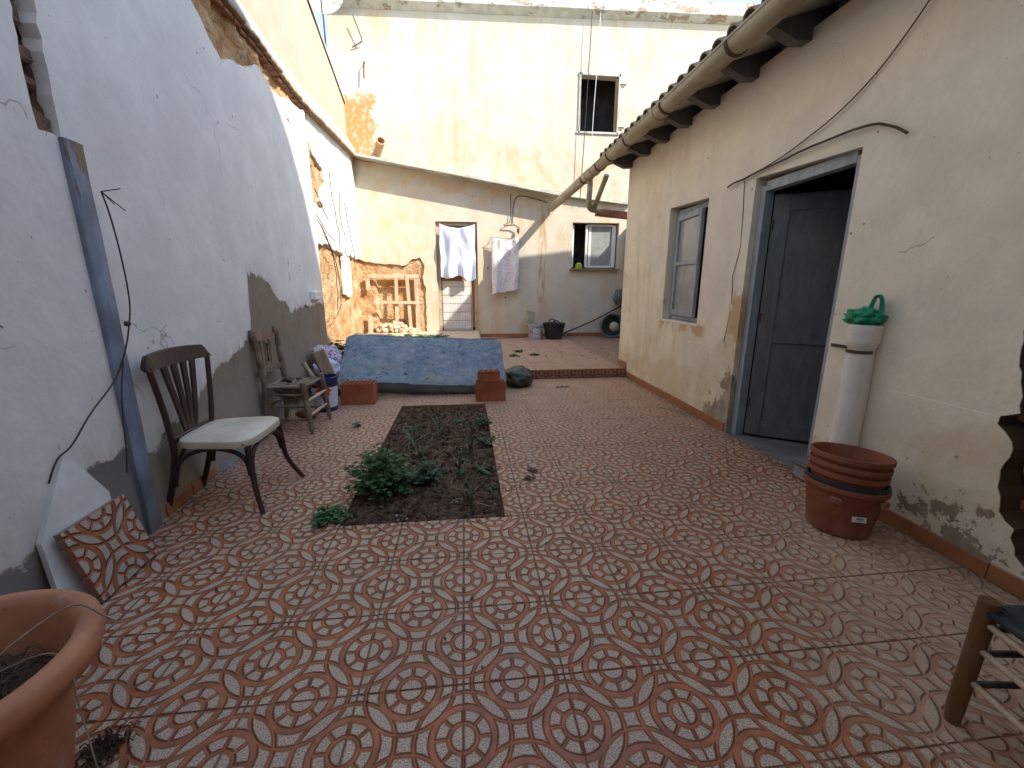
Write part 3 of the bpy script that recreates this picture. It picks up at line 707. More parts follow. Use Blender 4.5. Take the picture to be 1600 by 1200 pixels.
# leaf swung inward on the far jamb
lf = bpy.data.objects.new('door', None); C.objects.link(lf); lf.parent = rh; lf.location = Vector((2.865, 3.84, .02))-wloc(rh)
lf.rotation_euler = (0, 0, radians(-33)); LWd = .93
B().box((LWd/2, 0, 1.16), (LWd, .035, 2.30), None, .004).build('door_leaf', 'doorgrey', lf, local=True)
for (a, b_, c_, d_) in ((.07, 1.16, .12, 2.30), (LWd-.07, 1.16, .12, 2.30), (LWd/2, .08, LWd-.262, .15), (LWd/2, 1.02, LWd-.262, .13), (LWd/2, 2.23, LWd-.262, .13)):
    B().box((a, -.024, b_), (c_, .014, d_), None, .003).build('door_rail', 'doorgrey', lf, local=True)
for z in (.3, 1.15, 2.0): B().tube([(.005, -.03, z), (.005, -.03, z+.09)], .011, 8).build('hinge', 'iron', lf, local=True)
B().box((LWd-.06, -.04, 1.08), (.03, .02, .12), None, .004).build('lock_plate', 'iron', lf, local=True)
B().tube([(LWd-.06, -.04, 1.11), (LWd-.06, -.09, 1.11), (LWd-.14, -.09, 1.10)], .008, 8).build('door_handle', 'iron', lf, local=True)
# house window
wf = B()
member(wf, 5.57, 1.78, .05, 1.36, 2.845, .05); member(wf, 4.725, 1.78, .045, 1.36, 2.845, .05)
wf.build('window_frame', 'frameblue', rh)
wf = B(); member(wf, 5.147, 2.44, .79, .065, 2.845, .05); member(wf, 5.147, 1.11, .79, .055, 2.845, .05); wf.build('window_frame', 'frameblue', rh)
B().box((2.80, 5.15, 1.060), (.165, .898, .03), None, .004).build('window_sill', 'old', rh)
cs = bpy.data.objects.new('casement', None); C.objects.link(cs); cs.parent = rh; cs.location = Vector((2.815, 5.53, 1.14))-wloc(rh); cs.rotation_euler = (0, 0, radians(-90-4))
CWd, CHt = .66, 1.26
for (a, b_, c_, d_) in ((.03, CHt/2, .06, CHt), (CWd-.03, CHt/2, .06, CHt), (CWd/2, .035, CWd-.122, .07), (CWd/2, CHt-.035, CWd-.122, .07), (CWd/2, .66, CWd-.122, .05)):
    B().box((a, 0, b_), (c_, .045, d_), None, .005).build('casement_rail', 'frameblue', cs, local=True)
for z0, z1 in ((.07, .635), (.685, CHt-.07)):
    B().box((CWd/2, .004, (z0+z1)/2), (CWd-.12, .006, z1-z0)).build('pane', 'glass', cs, local=True)
# rod and wires over the door
rd = thing('rusty_rod', 'long rusty rod fixed across the wall above the grey door', 'rod', (2.69, 3.4, 2.45))
B().tube(wob(smoothpts([(2.69, 4.32, 2.49), (2.69, 4.1, 2.52), (2.69, 3.4, 2.56), (2.69, 2.85, 2.555), (2.69, 2.65, 2.50), (2.69, 2.53, 2.42)]), .012), .0085, 7).build('rod', 'iron', rd, smooth=True)
cw = thing('roof_cable', 'dark cable dropping diagonally from the eave to the rod over the grey door', 'cable', (2.70, 3.2, 2.6))
B().tube(wob(smoothpts([(2.66, 2.30, 3.42), (2.69, 2.50, 3.17), (2.70, 2.75, 2.93), (2.70, 3.05, 2.74), (2.70, 3.4, 2.63), (2.70, 3.75, 2.56), (2.70, 4.1, 2.515)]), .006), .005, 6).build('cable', 'iron', cw)
B().tube(wob([(2.70, 4.10, 2.51), (2.71, 4.06, 2.2), (2.71, 4.04, 1.9), (2.71, 4.11, 1.6), (2.71, 4.09, 1.3), (2.71, 4.12, .95)], .025), .0035, 6).build('hanging_wire', 'iron', cw)

# ------------------------------------------------------------------ back house
bh = thing('back_house', 'tall cream plastered house closing the courtyard, with cornice and dark upper window', 'house', (2.5, 12.5, 0))
uw_ = [(2.95, 5.30), (3.95, 5.30), (3.97, 6.55), (2.96, 6.57)]
w2 = [(2.88, 1.97), (4.15, 1.97), (4.15, 3.15), (2.88, 3.15)]
dd = [(-.70, .33), (.36, .33), (.36, 3.12), (-.70, 3.12)]
eart = jag([(-2.9, .1), (-1.02, .1), (-1.03, .8), (-1.0, 1.4), (-1.08, 1.75), (-1.02, 2.05), (-1.12, 2.24), (-1.32, 2.20), (-1.5, 2.04), (-2.0, 2.06), (-2.4, 2.12), (-2.9, 2.2)], .02, .08)
out = [(-2.93, -.1), (9.5, -.1), (9.5, 7.9), (-2.93, 7.66)]
B().poly(out, [uw_, w2, dd, eart], Bw, .22).build('facade', 'back', bh)
B().box((3.3, 14.6, 3.8), (12.4, .2, 8)).build('rear_wall', 'back', bh)
B().box((-2.83, 13.1, 3.75), (.2, 2.9, 7.7)).build('side_wall', 'back', bh)
B().box((3.3, 13.1, 7.75), (12.4, 3.2, .12)).build('roof_slab', 'cement', bh)
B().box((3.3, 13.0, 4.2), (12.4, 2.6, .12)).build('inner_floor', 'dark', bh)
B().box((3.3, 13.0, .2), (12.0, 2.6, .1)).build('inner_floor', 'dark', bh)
def corn(u, v):
    x = -2.96+12.4*u; pr = [(.0, 0), (-.04, .02), (-.10, .07), (-.17, .11), (-.185, .16), (-.185, .18), (-.15, .185), (-.15, .40), (-.10, .42), (.1, .42)][int(round(v*9))]
    return Vector((x, YB+pr[0]-.002, 7.60+.022*(x+2.9)+pr[1]))+noise.noise_vector(Vector((x*1.4, v*3, 2)))*.008
B().grid(80, 9, corn).build('cornice', 'fascia', bh, smooth=radians(30))
# earth core behind the missing coat, with the framed niche
def ecore(u, v):
    x = -2.75+1.85*u; z = .05+2.3*v; d = .05
    inn = min((x+2.30)/.04, (-1.30-x)/.04, (z-.2)/.05, (1.66-z)/.05); inn = max(0, min(1, inn))
    k = noise.fractal(Vector((x*3, z*3, 8)), 1, 2, 5)*.035+noise.noise(Vector((x*15, z*15, 1)))*.012
    return Vector((x, YB+d+inn*.12+k*(1-.5*inn), z))
B().grid(60, 72, ecore).build('earth_core', 'earth', bh, smooth=radians(50))
# door set into the facade: cream frame, white lower panel
for (x, z, sx, sz) in ((-.655, 1.72, .09, 2.79), (.315, 1.72, .09, 2.79), (-.17, 3.07, .878, .09)):
    B().box((x, YB+.12, z), (sx, .08, sz), None, .005).build('door_frame', 'wood_pale', bh)
B().box((-.17, YB+.17, 1.72), (.878, .02, 2.61)).build('door_panel', 'wood_warm', bh)
B().box((-.22, YB+.145, 1.0), (.74, .02, 1.30), None, .004).build('door_panel', 'white', bh)
B().box((.18, YB+.145, 1.0), (.05, .03, 1.32), None, .004).build('door_stile', 'wood_pale', bh)
# lower window: sliding white sash
for (x, z, sx, sz) in ((3.30, 2.56, .06, 1.10), (3.36+.04, 2.56, .07, 1.10), (4.06, 2.56, .10, 1.10), (2.93, 2.56, .04, 1.10)):
    B().box((x, YB+.13+(0 if x != 3.40 else .035), z), (sx, .05, sz), None, .005).build('window_frame', 'white', bh)
for z in (2.03, 3.10): B().box((3.675, YB+.145, z), (.67, .05, .055), None, .005).build('window_frame', 'white', bh)
B().box((3.72, YB+.15, 2.56), (.58, .008, 1.0)).build('window_pane', 'glass', bh)
B().box((3.5, YB+.03, 1.955), (1.36, .30, .035), None, .004).build('window_sill', 'wood_mid', bh)
# upper window: thin frame, dark room, shutter edge with hinges
for (x, z, sx, sz) in ((2.955, 5.94, .05, 1.34), (3.955, 5.94, .05, 1.34), (3.45, 6.58, 1.08, .06), (3.45, 5.285, 1.12, .05)):
    B().box((x, YB-.012, z), (sx, .04, sz), None, .005).build('window_frame', 'cement', bh)
B().box((3.90, YB+.05, 5.94), (.05, .06, 1.24), None, .004).build('shutter', 'wood_warm', bh)
for z in (5.42, 6.38): B().box((4.04, YB-.03, z), (.16, .015, .03), None, .003).build('shutter_hinge', 'iron', bh)
B().box((3.4, YB+.9, 5.7), (2.6, .04, 2.6)).build('dark_backing', 'dark', bh)
B().box((3.4, YB+.9, 2.3), (2.6, .04, 2.6)).build('dark_backing', 'dark', bh)
# skirting
for k in range(10):
    x0 = .40+k*.4; B().box((x0+.2, YB-.008, TZ+.048), (.396, .014, .096), None, .003).build('skirting_tile', 'skirt', bh)
# sloping slab sticking out over the door
sl = thing('lean_to_slab', 'thin sloping slab jutting from the back wall above the door', 'slab', (0, 11.25, 4.2))
b = B(); P = []
for (x, z) in ((-2.62, 4.57), (2.46, 3.78)):
    for (y, dz) in ((11.05, 0), (11.05, -.055), (YB, -.03), (YB, .04)): P.append((x, y, z+dz))
b.add(P, [(0, 1, 2, 3), (4, 7, 6, 5), (0, 4, 5, 1), (1, 5, 6, 2), (2, 6, 7, 3), (3, 7, 4, 0)]); b.build('slab', 'cement', sl)
B().box((3.45, YB-.06, 3.70), (1.9, .12, .04), Matrix.Rotation(.10, 3, 'Y'), .005).build('slab_stub', 'cement', sl)
# raised threshold slab in front of the door and niche
ts = thing('raised_slab', 'low raised concrete slab in front of the back door and earth niche', 'slab', (-1.0, 10.6, .15))
B().box((-1.10, 10.50, .238), (2.9, 1.86, .180), None, .012).build('slab', 'stone', ts)
# shutters, pipes, hooks, cables on the back wall
pp = thing('clay_spout', 'short clay pipe sticking out of the back wall above the slab', 'pipe', (-2.0, 11.3, 4.6))
b = B(); R_ = (Vector((.20, -.42, .20))).to_track_quat('Z', 'Y').to_matrix()
b.lathe([(.095, 0), (.095, .36), (.105, .43), (.085, .43), (.076, .36), (.076, 0)], 18, (-2.02, 11.42, 4.66), R_)
b.build('pipe', 'clay', pp, smooth=radians(40))
hk = thing('wall_hook', 'bent iron bracket on the back wall beside the satellite dish', 'hook', (-2.2, 11.35, 7.1))
B().tube([(-2.33, 11.30, 7.42), (-2.18, 11.32, 7.0), (-2.18, 11.36, 6.95), (-2.42, 11.40, 6.84)], .013, 6).build('rod', 'iron', hk)
hk2 = thing('wall_hook', 'short vertical iron hook on the back wall below the bent bracket', 'hook', (-2.2, 11.35, 6.3))
B().tube([(-2.17, 11.42, 6.55), (-2.17, 11.32, 6.53), (-2.19, 11.32, 6.2)], .016, 6).build('rod', 'iron', hk2)
for i, x in enumerate((3.22, 3.02)):
    c_ = thing('hanging_cable', ['thin pale cable hanging in front of the dark upper window', 'thin dark cable hanging left of the pale one, past the upper window sill'][i], 'cable', (x, 11.3, 5.0))
    B().tube(wob([(x+.12-.10*i*0+.16*(1-t/12) - .12, 11.30, 3.7+(8.4-3.7)*(1-t/12)) for t in range(13)], .02, i*5), .008, 5).build('cable', 'white' if i == 0 else 'wire', c_)
# satellite dish at the corner of the roof
ds = thing('satellite_dish', 'white satellite dish with rust streak on a mast at the back house corner', 'dish', (-2.98, 11.0, 7.2))
R_ = Vector((.22, -.9, -.10)).to_track_quat('Z', 'Y').to_matrix()
b = B(); b.lathe([(0.001, 0), (.14, .008), (.28, .035), (.40, .075), (.45, .10), (.46, .098), (.41, .06), (.28, .018), (.001, -.02)], 28, (-2.86, 10.85, 7.62), R_); b.build('reflector', 'fascia', ds, smooth=radians(50))
B().tube([(-2.97, 11.30, 6.0), (-2.97, 11.30, 7.85)], .020, 8).build('mast', 'iron', ds)
B().tube([(-2.97, 11.30, 7.60), (-2.86, 10.92, 7.62)], .03, 8).build('dish_clamp', 'iron', ds)
B().tube([(-2.86, 10.82, 7.17), (-2.70, 10.2, 7.30)], .014, 6).build('feed_arm', 'iron', ds)
B().box((-2.69, 10.17, 7.32), (.06, .10, .06), None, .01).build('feed_horn', 'white', ds)

# unseen masses added on the sunny side, outlines shaped to throw the big shadows
nb = thing('unseen_shadow_block', 'unseen block added beyond the low right house roof to shade the back wall', 'house', (8.7, 4.5, 0))
R0 = [(5.45, 0), (5.45, 7.2), (8.2, 7.55), (11.5, 7.0), (11.5, 0)]
n = len(R0); b = B(); b.add([(x, y, z) for y in (8.08, -.7) for x, z in R0], [tuple(range(n)), tuple(range(n, 2*n))[::-1]]+[(i, (i+1) % n, n+(i+1) % n, n+i) for i in range(n)]); b.build('caster_shell', 'right', nb)
fh = thing('unseen_shadow_house', 'unseen house mass added behind the camera, outline shaped to shade the yard and left wall', 'house', (4, -2.5, 0))
prof = [(-3.2, 0), (-3.2, 3.6), (-2.2, 4.6), (4.0, 11.4), (5.6, 12.9), (6.6, 13.7), (7.3, 14.05), (7.9, 14.1), (8.6, 13.7), (10.4, 13.2), (10.5, 11.0), (12, 11.0), (12, 0)]
n = len(prof); b = B(); b.add([(x, y, z) for y in (-.75, -4.5) for x, z in prof], [tuple(range(n)), tuple(range(n, 2*n))[::-1]]+[(i, (i+1) % n, n+(i+1) % n, n+i) for i in range(n)]); b.build('caster_shell', 'old', fh)
bw = thing('block_wall', 'grey concrete block wall glimpsed past the far corner of the low house', 'wall', (4.5, 9.2, 0))
for r_ in range(14):
    for c_ in range(11):
        y0 = 7.2+c_*.405-(.2 if r_ % 2 else 0); B().box((4.42, y0+.2, TZ+.1+r_*.205), (.2, .395, .195), None, .006).build('block', 'block', bw)

def leafshape(b, p, d, nrm, L, W, lobes=True):
    d = d.normalized(); s_ = d.cross(nrm).normalized(); n_ = s_.cross(d)
    if lobes:
        pts = [(0, 0), (.22, .32), (.15, .62), (.48, .50), (.60, .80), (.74, .42), (1, 0), (.74, -.42), (.60, -.80), (.48, -.50), (.15, -.62), (.22, -.32)]
    else: pts = [(0, 0), (.3, .45), (.65, .38), (1, 0), (.65, -.38), (.3, -.45)]
    vs = [p+d*(a*L)+s_*(c*W)+n_*(-.25*L*a*a+.15*abs(c)*W) for a, c in pts]
    n = len(vs); c0 = p+d*(L*.45)+n_*(-.04*L)
    b.add(vs+[c0], [(i, (i+1) % n, n) for i in range(n)])
# ------------------------------------------------------------------ soil bed
def soilf(u, v):
    x = BX0-.02+(BX1-BX0+.04)*u; y = BY0-.02+(BY1-BY0+.04)*v; p = Vector((x*2.2, y*2.2, 0))
    z = -.028+.028*noise.fractal(p, 1, 2, 5)+.016*noise.noise(p*9)+.008*noise.noise(p*23)
    e = min(u, 1-u, v, 1-v); z -= .008*max(0, 1-e*14)
    return Vector((x, y, z))
kind(B().grid(90, 200, soilf).build('soil', 'soil', smooth=radians(60)), 'structure')
def soilz(x, y): return soilf((x-BX0+.02)/(BX1-BX0+.04), (y-BY0+.02)/(BY1-BY0+.04)).z
b = B()
for k in range(2400):                                  # clods and crumbs
    x, y = rnd.uniform(BX0+.02, BX1-.02), rnd.uniform(BY0+.02, BY1-.02); r = rnd.choice((.006, .009, .012, .018, .028))*rnd.uniform(.7, 1.1)
    q = [Vector((rnd.uniform(.6, 1.1)*a, rnd.uniform(.6, 1.1)*b_, rnd.uniform(.5, .9)*c_))*r for a, b_, c_ in ((1, 0, 0), (0, 1, 0), (-1, 0, 0), (0, -1, 0), (0, 0, 1), (0, 0, -1))]
    o_ = Vector((x, y, soilz(x, y)+r*.3)); b.add([o_+v for v in q], [(0, 1, 4), (1, 2, 4), (2, 3, 4), (3, 0, 4), (1, 0, 5), (2, 1, 5), (3, 2, 5), (0, 3, 5)])
kind(b.build('clods', 'soil'), 'stuff')
b = B()
for k in range(170):                                  # earth trodden out over the edge of the bed
    side_ = rnd.random(); e_ = abs(rnd.gauss(0, .07))+.004; r = rnd.uniform(.003, .009)
    if side_ < .45: x, y = BX1+e_, rnd.uniform(BY0+.1, BY1-.2)
    elif side_ < .75: x, y = rnd.uniform(BX0, BX1), BY0-e_*.6
    else: x, y = BX0-e_*.7, rnd.uniform(BY0, BY1-.2)
    q = [Vector((rnd.uniform(.6, 1.1)*a, rnd.uniform(.6, 1.1)*b_, rnd.uniform(.4, .8)*c_))*r for a, b_, c_ in ((1, 0, 0), (0, 1, 0), (-1, 0, 0), (0, -1, 0), (0, 0, 1), (0, 0, -1))]
    o_ = Vector((x, y, r*.35)); b.add([o_+v for v in q], [(0, 1, 4), (1, 2, 4), (2, 3, 4), (3, 0, 4), (1, 0, 5), (2, 1, 5), (3, 2, 5), (0, 3, 5)])
tag(kind(b.build('spilled_soil', 'soil'), 'stuff'), 'crumbs of soil spilled on the tiles round the edge of the planting bed', 'soil')
b = B()
for k in range(420):
    x, y = rnd.uniform(BX0+.03, BX1-.03), rnd.uniform(BY0+.03, BY1-.03); z = soilz(x, y)+.006; a = rnd.uniform(0, 6.3); l = rnd.uniform(.01, .045)
    b.tube([(x, y, z), (x+l*cos(a)*.5, y+l*sin(a)*.5, z+rnd.uniform(.002, .014)), (x+l*cos(a), y+l*sin(a), z)], rnd.uniform(.0012, .0026), 4)
for k in range(160):
    x, y = rnd.uniform(BX0+.03, BX1-.03), rnd.uniform(BY0+.03, BY1-.03); z = soilz(x, y)+.012; leafshape(b, Vector((x, y, z)), Vector((cos(k), sin(k), .2)), Vector((0, .3, 1)), rnd.uniform(.012, .03), .008, False)
tag(kind(b.build('soil_litter', 'dry'), 'stuff'), 'dry straw and leaf litter scattered over the planting bed soil', 'litter')
tag(bpy.data.objects['clods'], 'loose dark clods of earth over the planting bed', 'soil')
pm_ = simple('pale pebble', (.46, .40, .32), (.30, .24, .18), 9, .8, 0); MAT['pebble'] = pm_
for k in range(26):
    x, y = rnd.uniform(BX0+.08, BX1-.03), rnd.uniform(BY0+.05, BY1-.3); r = rnd.uniform(.008, .017)
    bm_ = B(); bm_.lathe([(.001, -r*.6), (r*.8, -r*.3), (r, 0), (r*.7, r*.4), (.001, r*.6)], 7, (x, y, soilz(x, y)+r*.4), Matrix.Rotation(rnd.uniform(0, 3), 3, 'Z'), .7)
    tag(bm_.build('pebble', 'pebble'), 'small pale stone lying on the dark soil of the bed', 'stone', 'pale stones on the soil')
# broken soil hole in the paving near the big pot
hb = B()
for k in range(170):
    x, y = -1.24+rnd.gauss(0, .03), 1.22+rnd.gauss(0, .035); a = rnd.uniform(0, 6.3); l = rnd.uniform(.01, .035)
    hb.tube([(x, y, .004), (x+l*cos(a)*.5, y+l*sin(a)*.5, .012+rnd.random()*.015), (x+l*cos(a), y+l*sin(a), .004)], .0022, 4)
tag(hb.build('debris_clump', 'deadleaf'), 'small dark clump of dry debris on the tiles beside the big pot', 'debris')

# plants ------------------------------------------------------------
def herb(name, label, cat, x, y, z, R, H, nst, mat, seed, spread=1.0, lsz=.045, lean=(0, 0)):
    r = random.Random(seed); t = thing(name, label, cat, (x, y, z)); st = B(); lf_ = B()
    for k in range(nst):
        a = r.uniform(0, 2*pi); rr = R*sqrt(r.random())*spread; h = H*r.uniform(.35, 1)*(1-.35*(rr/R)**2)
        p0 = Vector((r.gauss(0, R*.18), r.gauss(0, R*.18), 0)); p2 = Vector((rr*cos(a)+lean[0]*h, rr*sin(a)+lean[1]*h, h)); p1 = (p0+p2)/2+Vector((0, 0, h*.2))
        st.tube([p0, p1, p2], [.003, .0025, .0015], 4, False)
        for q in range(r.randint(3, 6)):
            f = r.uniform(.55, 1.05); p = p0*(1-f)+p2*f+Vector((0, 0, h*.08)); aa = r.uniform(0, 2*pi)
            d = Vector((cos(aa), sin(aa), r.uniform(-.3, .5))); L = lsz*r.uniform(.6, 1.25)
            for dd_ in (-.7, 0, .7):
                d3 = Vector((cos(aa+dd_), sin(aa+dd_), d.z)); leafshape(lf_, p+d*L*.5, d3, Vector((r.uniform(-.4, .4), r.uniform(-.4, .4), 1)), L, L*.55)
    st.build('stem', mat, t, local=True); lf_.build('foliage', mat, t, local=True); return t
herb('parsley_plant', 'big leafy dark green parsley bush at the near left of the soil bed', 'plant', -.60, 2.98, -.05, .22, .40, 150, 'parsley', 1, 1.15, .031, lean=(-.28, .05))
herb('parsley_plant', 'low blue-green seedling cluster right of the big parsley bush', 'plant', -.36, 3.16, -.05, .14, .20, 60, 'mint', 2, 1, .028)
herb('parsley_plant', 'small parsley sprig spilling over the near left corner onto the tiles', 'plant', -.93, 2.62, 0.0, .13, .06, 46, 'parsley', 3, lsz=.024, lean=(-.3, .1))
herb('parsley_plant', 'low trailing parsley along the left edge of the bed behind the big bush', 'plant', -.74, 3.55, -.05, .16, .16, 40, 'parsley', 4, 1, .028)
herb('weed_plant', 'bright green weed at the right edge of the bed near the brick pair', 'plant', .16, 4.55, -.05, .13, .17, 26, 'mint', 5, 1, .024)
herb('weed_plant', 'low green weed hugging the right edge of the bed halfway along', 'plant', .18, 3.98, -.05, .12, .12, 24, 'mint', 6, 1, .024)
herb('weed_plant', 'tiny pale green weed in the far half of the bed', 'plant', -.10, 4.72, -.05, .08, .10, 12, 'mint', 7, 1, .02)
herb('weed_plant', 'tiny weed near the left edge in the far half of the bed', 'plant', -.60, 4.45, -.05, .09, .08, 12, 'mint', 8, 1, .02)
herb('weed_plant', 'small green weed growing in a joint between the tiles near the turned chair', 'plant', -1.22, 4.55, 0, .04, .07, 8, 'mint', 9, lsz=.025)
herb('weed_plant', 'small weed by the right edge of the bed near its front', 'plant', .16, 2.98, -.05, .07, .05, 9, 'mint', 10, lsz=.018)
herb('weed_plant', 'green bushy weed at the foot of the earth wall behind the mattress', 'plant', -2.25, 7.6, .15, .24, .42, 60, 'parsley', 11, lsz=.07)
def blade(b, p, az, lean, L, W, r):
    n = 5; vs = []
    for i in range(n+1):
        t = i/n; out = lean*L*t*(.35+.65*t); h = L*t*(1-.45*lean*t)
        c = p+Vector((cos(az)*out, sin(az)*out, h)); w_ = W*(1-t)**.7+.0008; s_ = Vector((-sin(az), cos(az), 0))
        vs += [c-s_*w_+Vector((0, 0, w_*.6)), c-Vector((cos(az), sin(az), 0))*w_*.5, c+s_*w_+Vector((0, 0, w_*.6))]
    F = []
    for i in range(n):
        for k in (0, 1): F.append((i*3+k, i*3+k+1, i*3+4+k, i*3+3+k))
        F.append((i*3+2, i*3, i*3+3, i*3+5))
    b.add(vs, F)
al = [(-.42, 3.55, .36, 13, 'tall aloe with long pointed leaves just behind the parsley bush'), (.02, 3.75, .27, 10, 'aloe tuft on the right half of the bed, level with the low weed'),
      (-.08, 3.25, .24, 9, 'thin-leaved aloe in the middle of the bed with two leaves fallen outward'), (.00, 2.78, .22, 12, 'spiky aloe tuft nearest the front edge of the bed'),
      (-.30, 4.25, .30, 9, 'slender aloe standing in the far left part of the bed'), (.05, 4.30, .20, 8, 'small aloe in the far right part of the bed'), (-.55, 4.05, .22, 7, 'low aloe close to the left edge of the bed')]
for (x, y, L, n_, lb) in al:
    t = thing('aloe_plant', lb, 'plant', (x, y, soilz(x, y)-.01)); b = B(); d_ = B()
    for k in range(n_): blade(b, Vector((rnd.gauss(0, .012), rnd.gauss(0, .012), 0)), k*2.4+rnd.uniform(-.3, .3), rnd.uniform(.12, .75), L*rnd.uniform(.5, 1.2), .0085, rnd)
    b.build('leaves', 'aloe', t, local=True)
    for k in range(2):
        a = rnd.uniform(0, 6.3); d_.tube(smoothpts([(0, 0, .01), (cos(a)*L*.35, sin(a)*L*.35, .035), (cos(a+.3)*L*.7, sin(a+.3)*L*.7, .008)]), [.004]*10+[.0015], 5)
    d_.build('dry_leaves', 'dry', t, local=True)
t = thing('aloe_offset', 'broken silver-green aloe offshoot lying on the soil at the right', 'plant', (.10, 3.28, -.03))
b = B(); b.tube(smoothpts([(-.02, .04, .02), (.0, 0, .03), (.06, -.05, .015), (.10, -.07, .01)]), [.008, .010, .012, .014, .018, .021, .022, .022, .021, .018, .014, .010, .007, .004, .003, .001], 8)
for k in range(6): blade(b, Vector((0, .02, .01)), k*1.1, 1.1, .10, .006, rnd)
b.build('leaves', 'mint', t, local=True, smooth=radians(60))
# plant bits and rubble on the raised slab
for i, (x, y) in enumerate(((-1.75, 9.75), (-1.35, 9.7), (-.95, 9.72), (-.6, 9.66))):
    herb('weed_plant', ['leftmost', 'second from left', 'third from left', 'rightmost'][i]+' of the low weeds on the raised slab behind the mattress', 'plant', x, y, .33, .22, .12, 22, 'mint', 20+i, lsz=.06)
b = B()
for k in range(80):
    u = rnd.random(); x = -2.3+u*1.1; hh = .26*max(0, 1-abs(u-.35)*2.1)+.06; z = .33+rnd.random()*hh; y = 11.38-rnd.random()*.28*(1-(z-.33)/.6)
    s_ = rnd.uniform(.07, .17); b.box((x, y, z), (s_, s_*rnd.uniform(.6, 1), s_*rnd.uniform(.5, .9)), Matrix.Rotation(rnd.uniform(0, 3), 3, 'Z') @ Matrix.Rotation(rnd.uniform(-.6, .6), 3, 'X'), s_*.07)
rb = b.build('rubble_heap', 'stone'); tag(rb, 'heap of pale stone rubble at the foot of the earth niche', 'rubble'); kind(rb, 'stuff')

# wooden lattice of old boards in the niche
wt = thing('board_frame', 'weathered pale board frame with crossed planks leaning in the earth niche', 'frame', (-1.8, 11.4, .3))
for nm, c, sz, rt in (('top_board', (-1.83, 11.36, 1.76), (1.30, .05, .09), .0), ('side_board', (-1.25, 11.37, 1.02), (.10, .05, 1.40), 0), ('side_board', (-2.47, 11.37, 1.60), (.10, .05, .36), 0),
                      ('plank', (-1.77, 11.32, 1.00), (.085, .03, 1.50), .03), ('plank', (-1.45, 11.30, 1.05), (.085, .03, 1.50), -.03), ('cross_plank', (-1.66, 11.27, 1.10), (.95, .028, .075), .02), ('side_board', (-2.48, 11.37, .52), (.12, .04, .5), 0)):
    B().box((0, 0, 0), sz, Matrix.Rotation(rt, 3, 'Y') @ Matrix.Rotation(-.03 if 'lank' in nm else 0, 3, 'X'), .006).build(nm, 'wood_pale', wt, local=True).location = Vector(c)-wloc(wt)
# wire grille in front of the door
wg = thing('wire_grille', 'white wire mesh grille leaning against the lower half of the back door', 'grille', (-.22, 11.40, .36))
for k in range(17): B().tube([(-.60+k*.044, 11.40, .38), (-.60+k*.044, 11.43, 1.78)], .0022, 5).build('wire', 'iron', wg)
for k in range(7): B().tube([(-.62, 11.395+.004*k, .40+k*.22), (.14, 11.395+.004*k, .40+k*.22)], .005, 5).build('cross_wire', 'iron', wg)
# cloth helper
def cloth(name, label, cat, x0, x1, z0, z1, y, mat, folds, amp, sag, seed, skew=0, hem=.05):
    def f(u, v):
        x = x0+(x1-x0)*u; zt = z1-sag*4*u*(1-u); zb = z0+hem*noise.noise(Vector((u*3, seed, 0)))+skew*u
        z = zt+(zb-zt)*v
        k = sin(u*folds*2*pi+seed+v*1.2)*(.35+.65*v)+noise.noise(Vector((u*5, v*3, seed)))*1.3
        return Vector((x+.04*noise.noise(Vector((u*2, v*4, seed+9)))*v, y-abs(amp)*k*.5-.02*v, z))
    b = B(); b.grid(44, 40, f); o = b.build(name, mat, smooth=True); tag(o, label, cat)
    sm_ = o.modifiers.new('thickness', 'SOLIDIFY'); sm_.thickness = .004; return o
cloth('door_curtain', 'pale lilac-white cloth draped over the top of the back door', 'cloth', -.60, .30, 1.74, 3.06, 11.36, 'cloth_white', 2.6, .10, .10, 2, -.05, .18)
t = cloth('hanging_towel', 'thin speckled white cloth hung on a line on the back wall, right of the door', 'cloth', .72, 1.42, 1.28, 2.74, 11.26, 'cloth_print', 1.6, .10, .05, 5, .16, .06)
wr = thing('washing_wire', 'thin washing wire holding the speckled cloth on the back wall', 'wire', (1.0, 11.27, 2.7))
B().tube([(.62, 11.43, 2.55), (.70, 11.26, 2.74), (1.05, 11.26, 2.70), (1.44, 11.26, 2.73), (1.5, 11.43, 2.6)], .006, 5).build('wire', 'iron', wr)
lt = thing('wall_lamp', 'small old lamp fitting with bare bulb holder hanging from a cable under the slab', 'lamp', (1.3, 11.35, 3.0))
B().tube(wob([(1.22, 11.40, 3.80), (1.22, 11.38, 3.35), (1.20, 11.38, 3.12), (1.05, 11.36, 3.05)], .02), .008, 5).build('cable', 'wire', lt)
B().tube([(1.05, 11.36, 3.03), (1.32, 11.34, 3.05), (1.45, 11.34, 2.98)], .014, 6).build('arm', 'iron', lt)
b = B(); b.lathe([(.001, .07), (.03, .06), (.035, 0), (.02, -.05), (.001, -.07)], 10, (1.42, 11.34, 2.90)); b.build('bulb_holder', 'iron', lt, smooth=radians(40))
wc = thing('wall_conduit', 'dark cable looping along the back wall below the gutter end', 'cable', (1.7, 11.4, 3.6))
B().tube(wob(smoothpts([(1.28, 11.41, 3.1), (1.30, 11.41, 3.55), (1.42, 11.41, 3.75), (1.8, 11.41, 3.72), (2.2, 11.41, 3.62)]), .012), .010, 6).build('cable', 'iron', wc)
ow = thing('old_wall_wires', 'bundle of old loose wires hanging on the sunlit end of the left wall', 'wires', (-2.4, 8.0, 2.0))
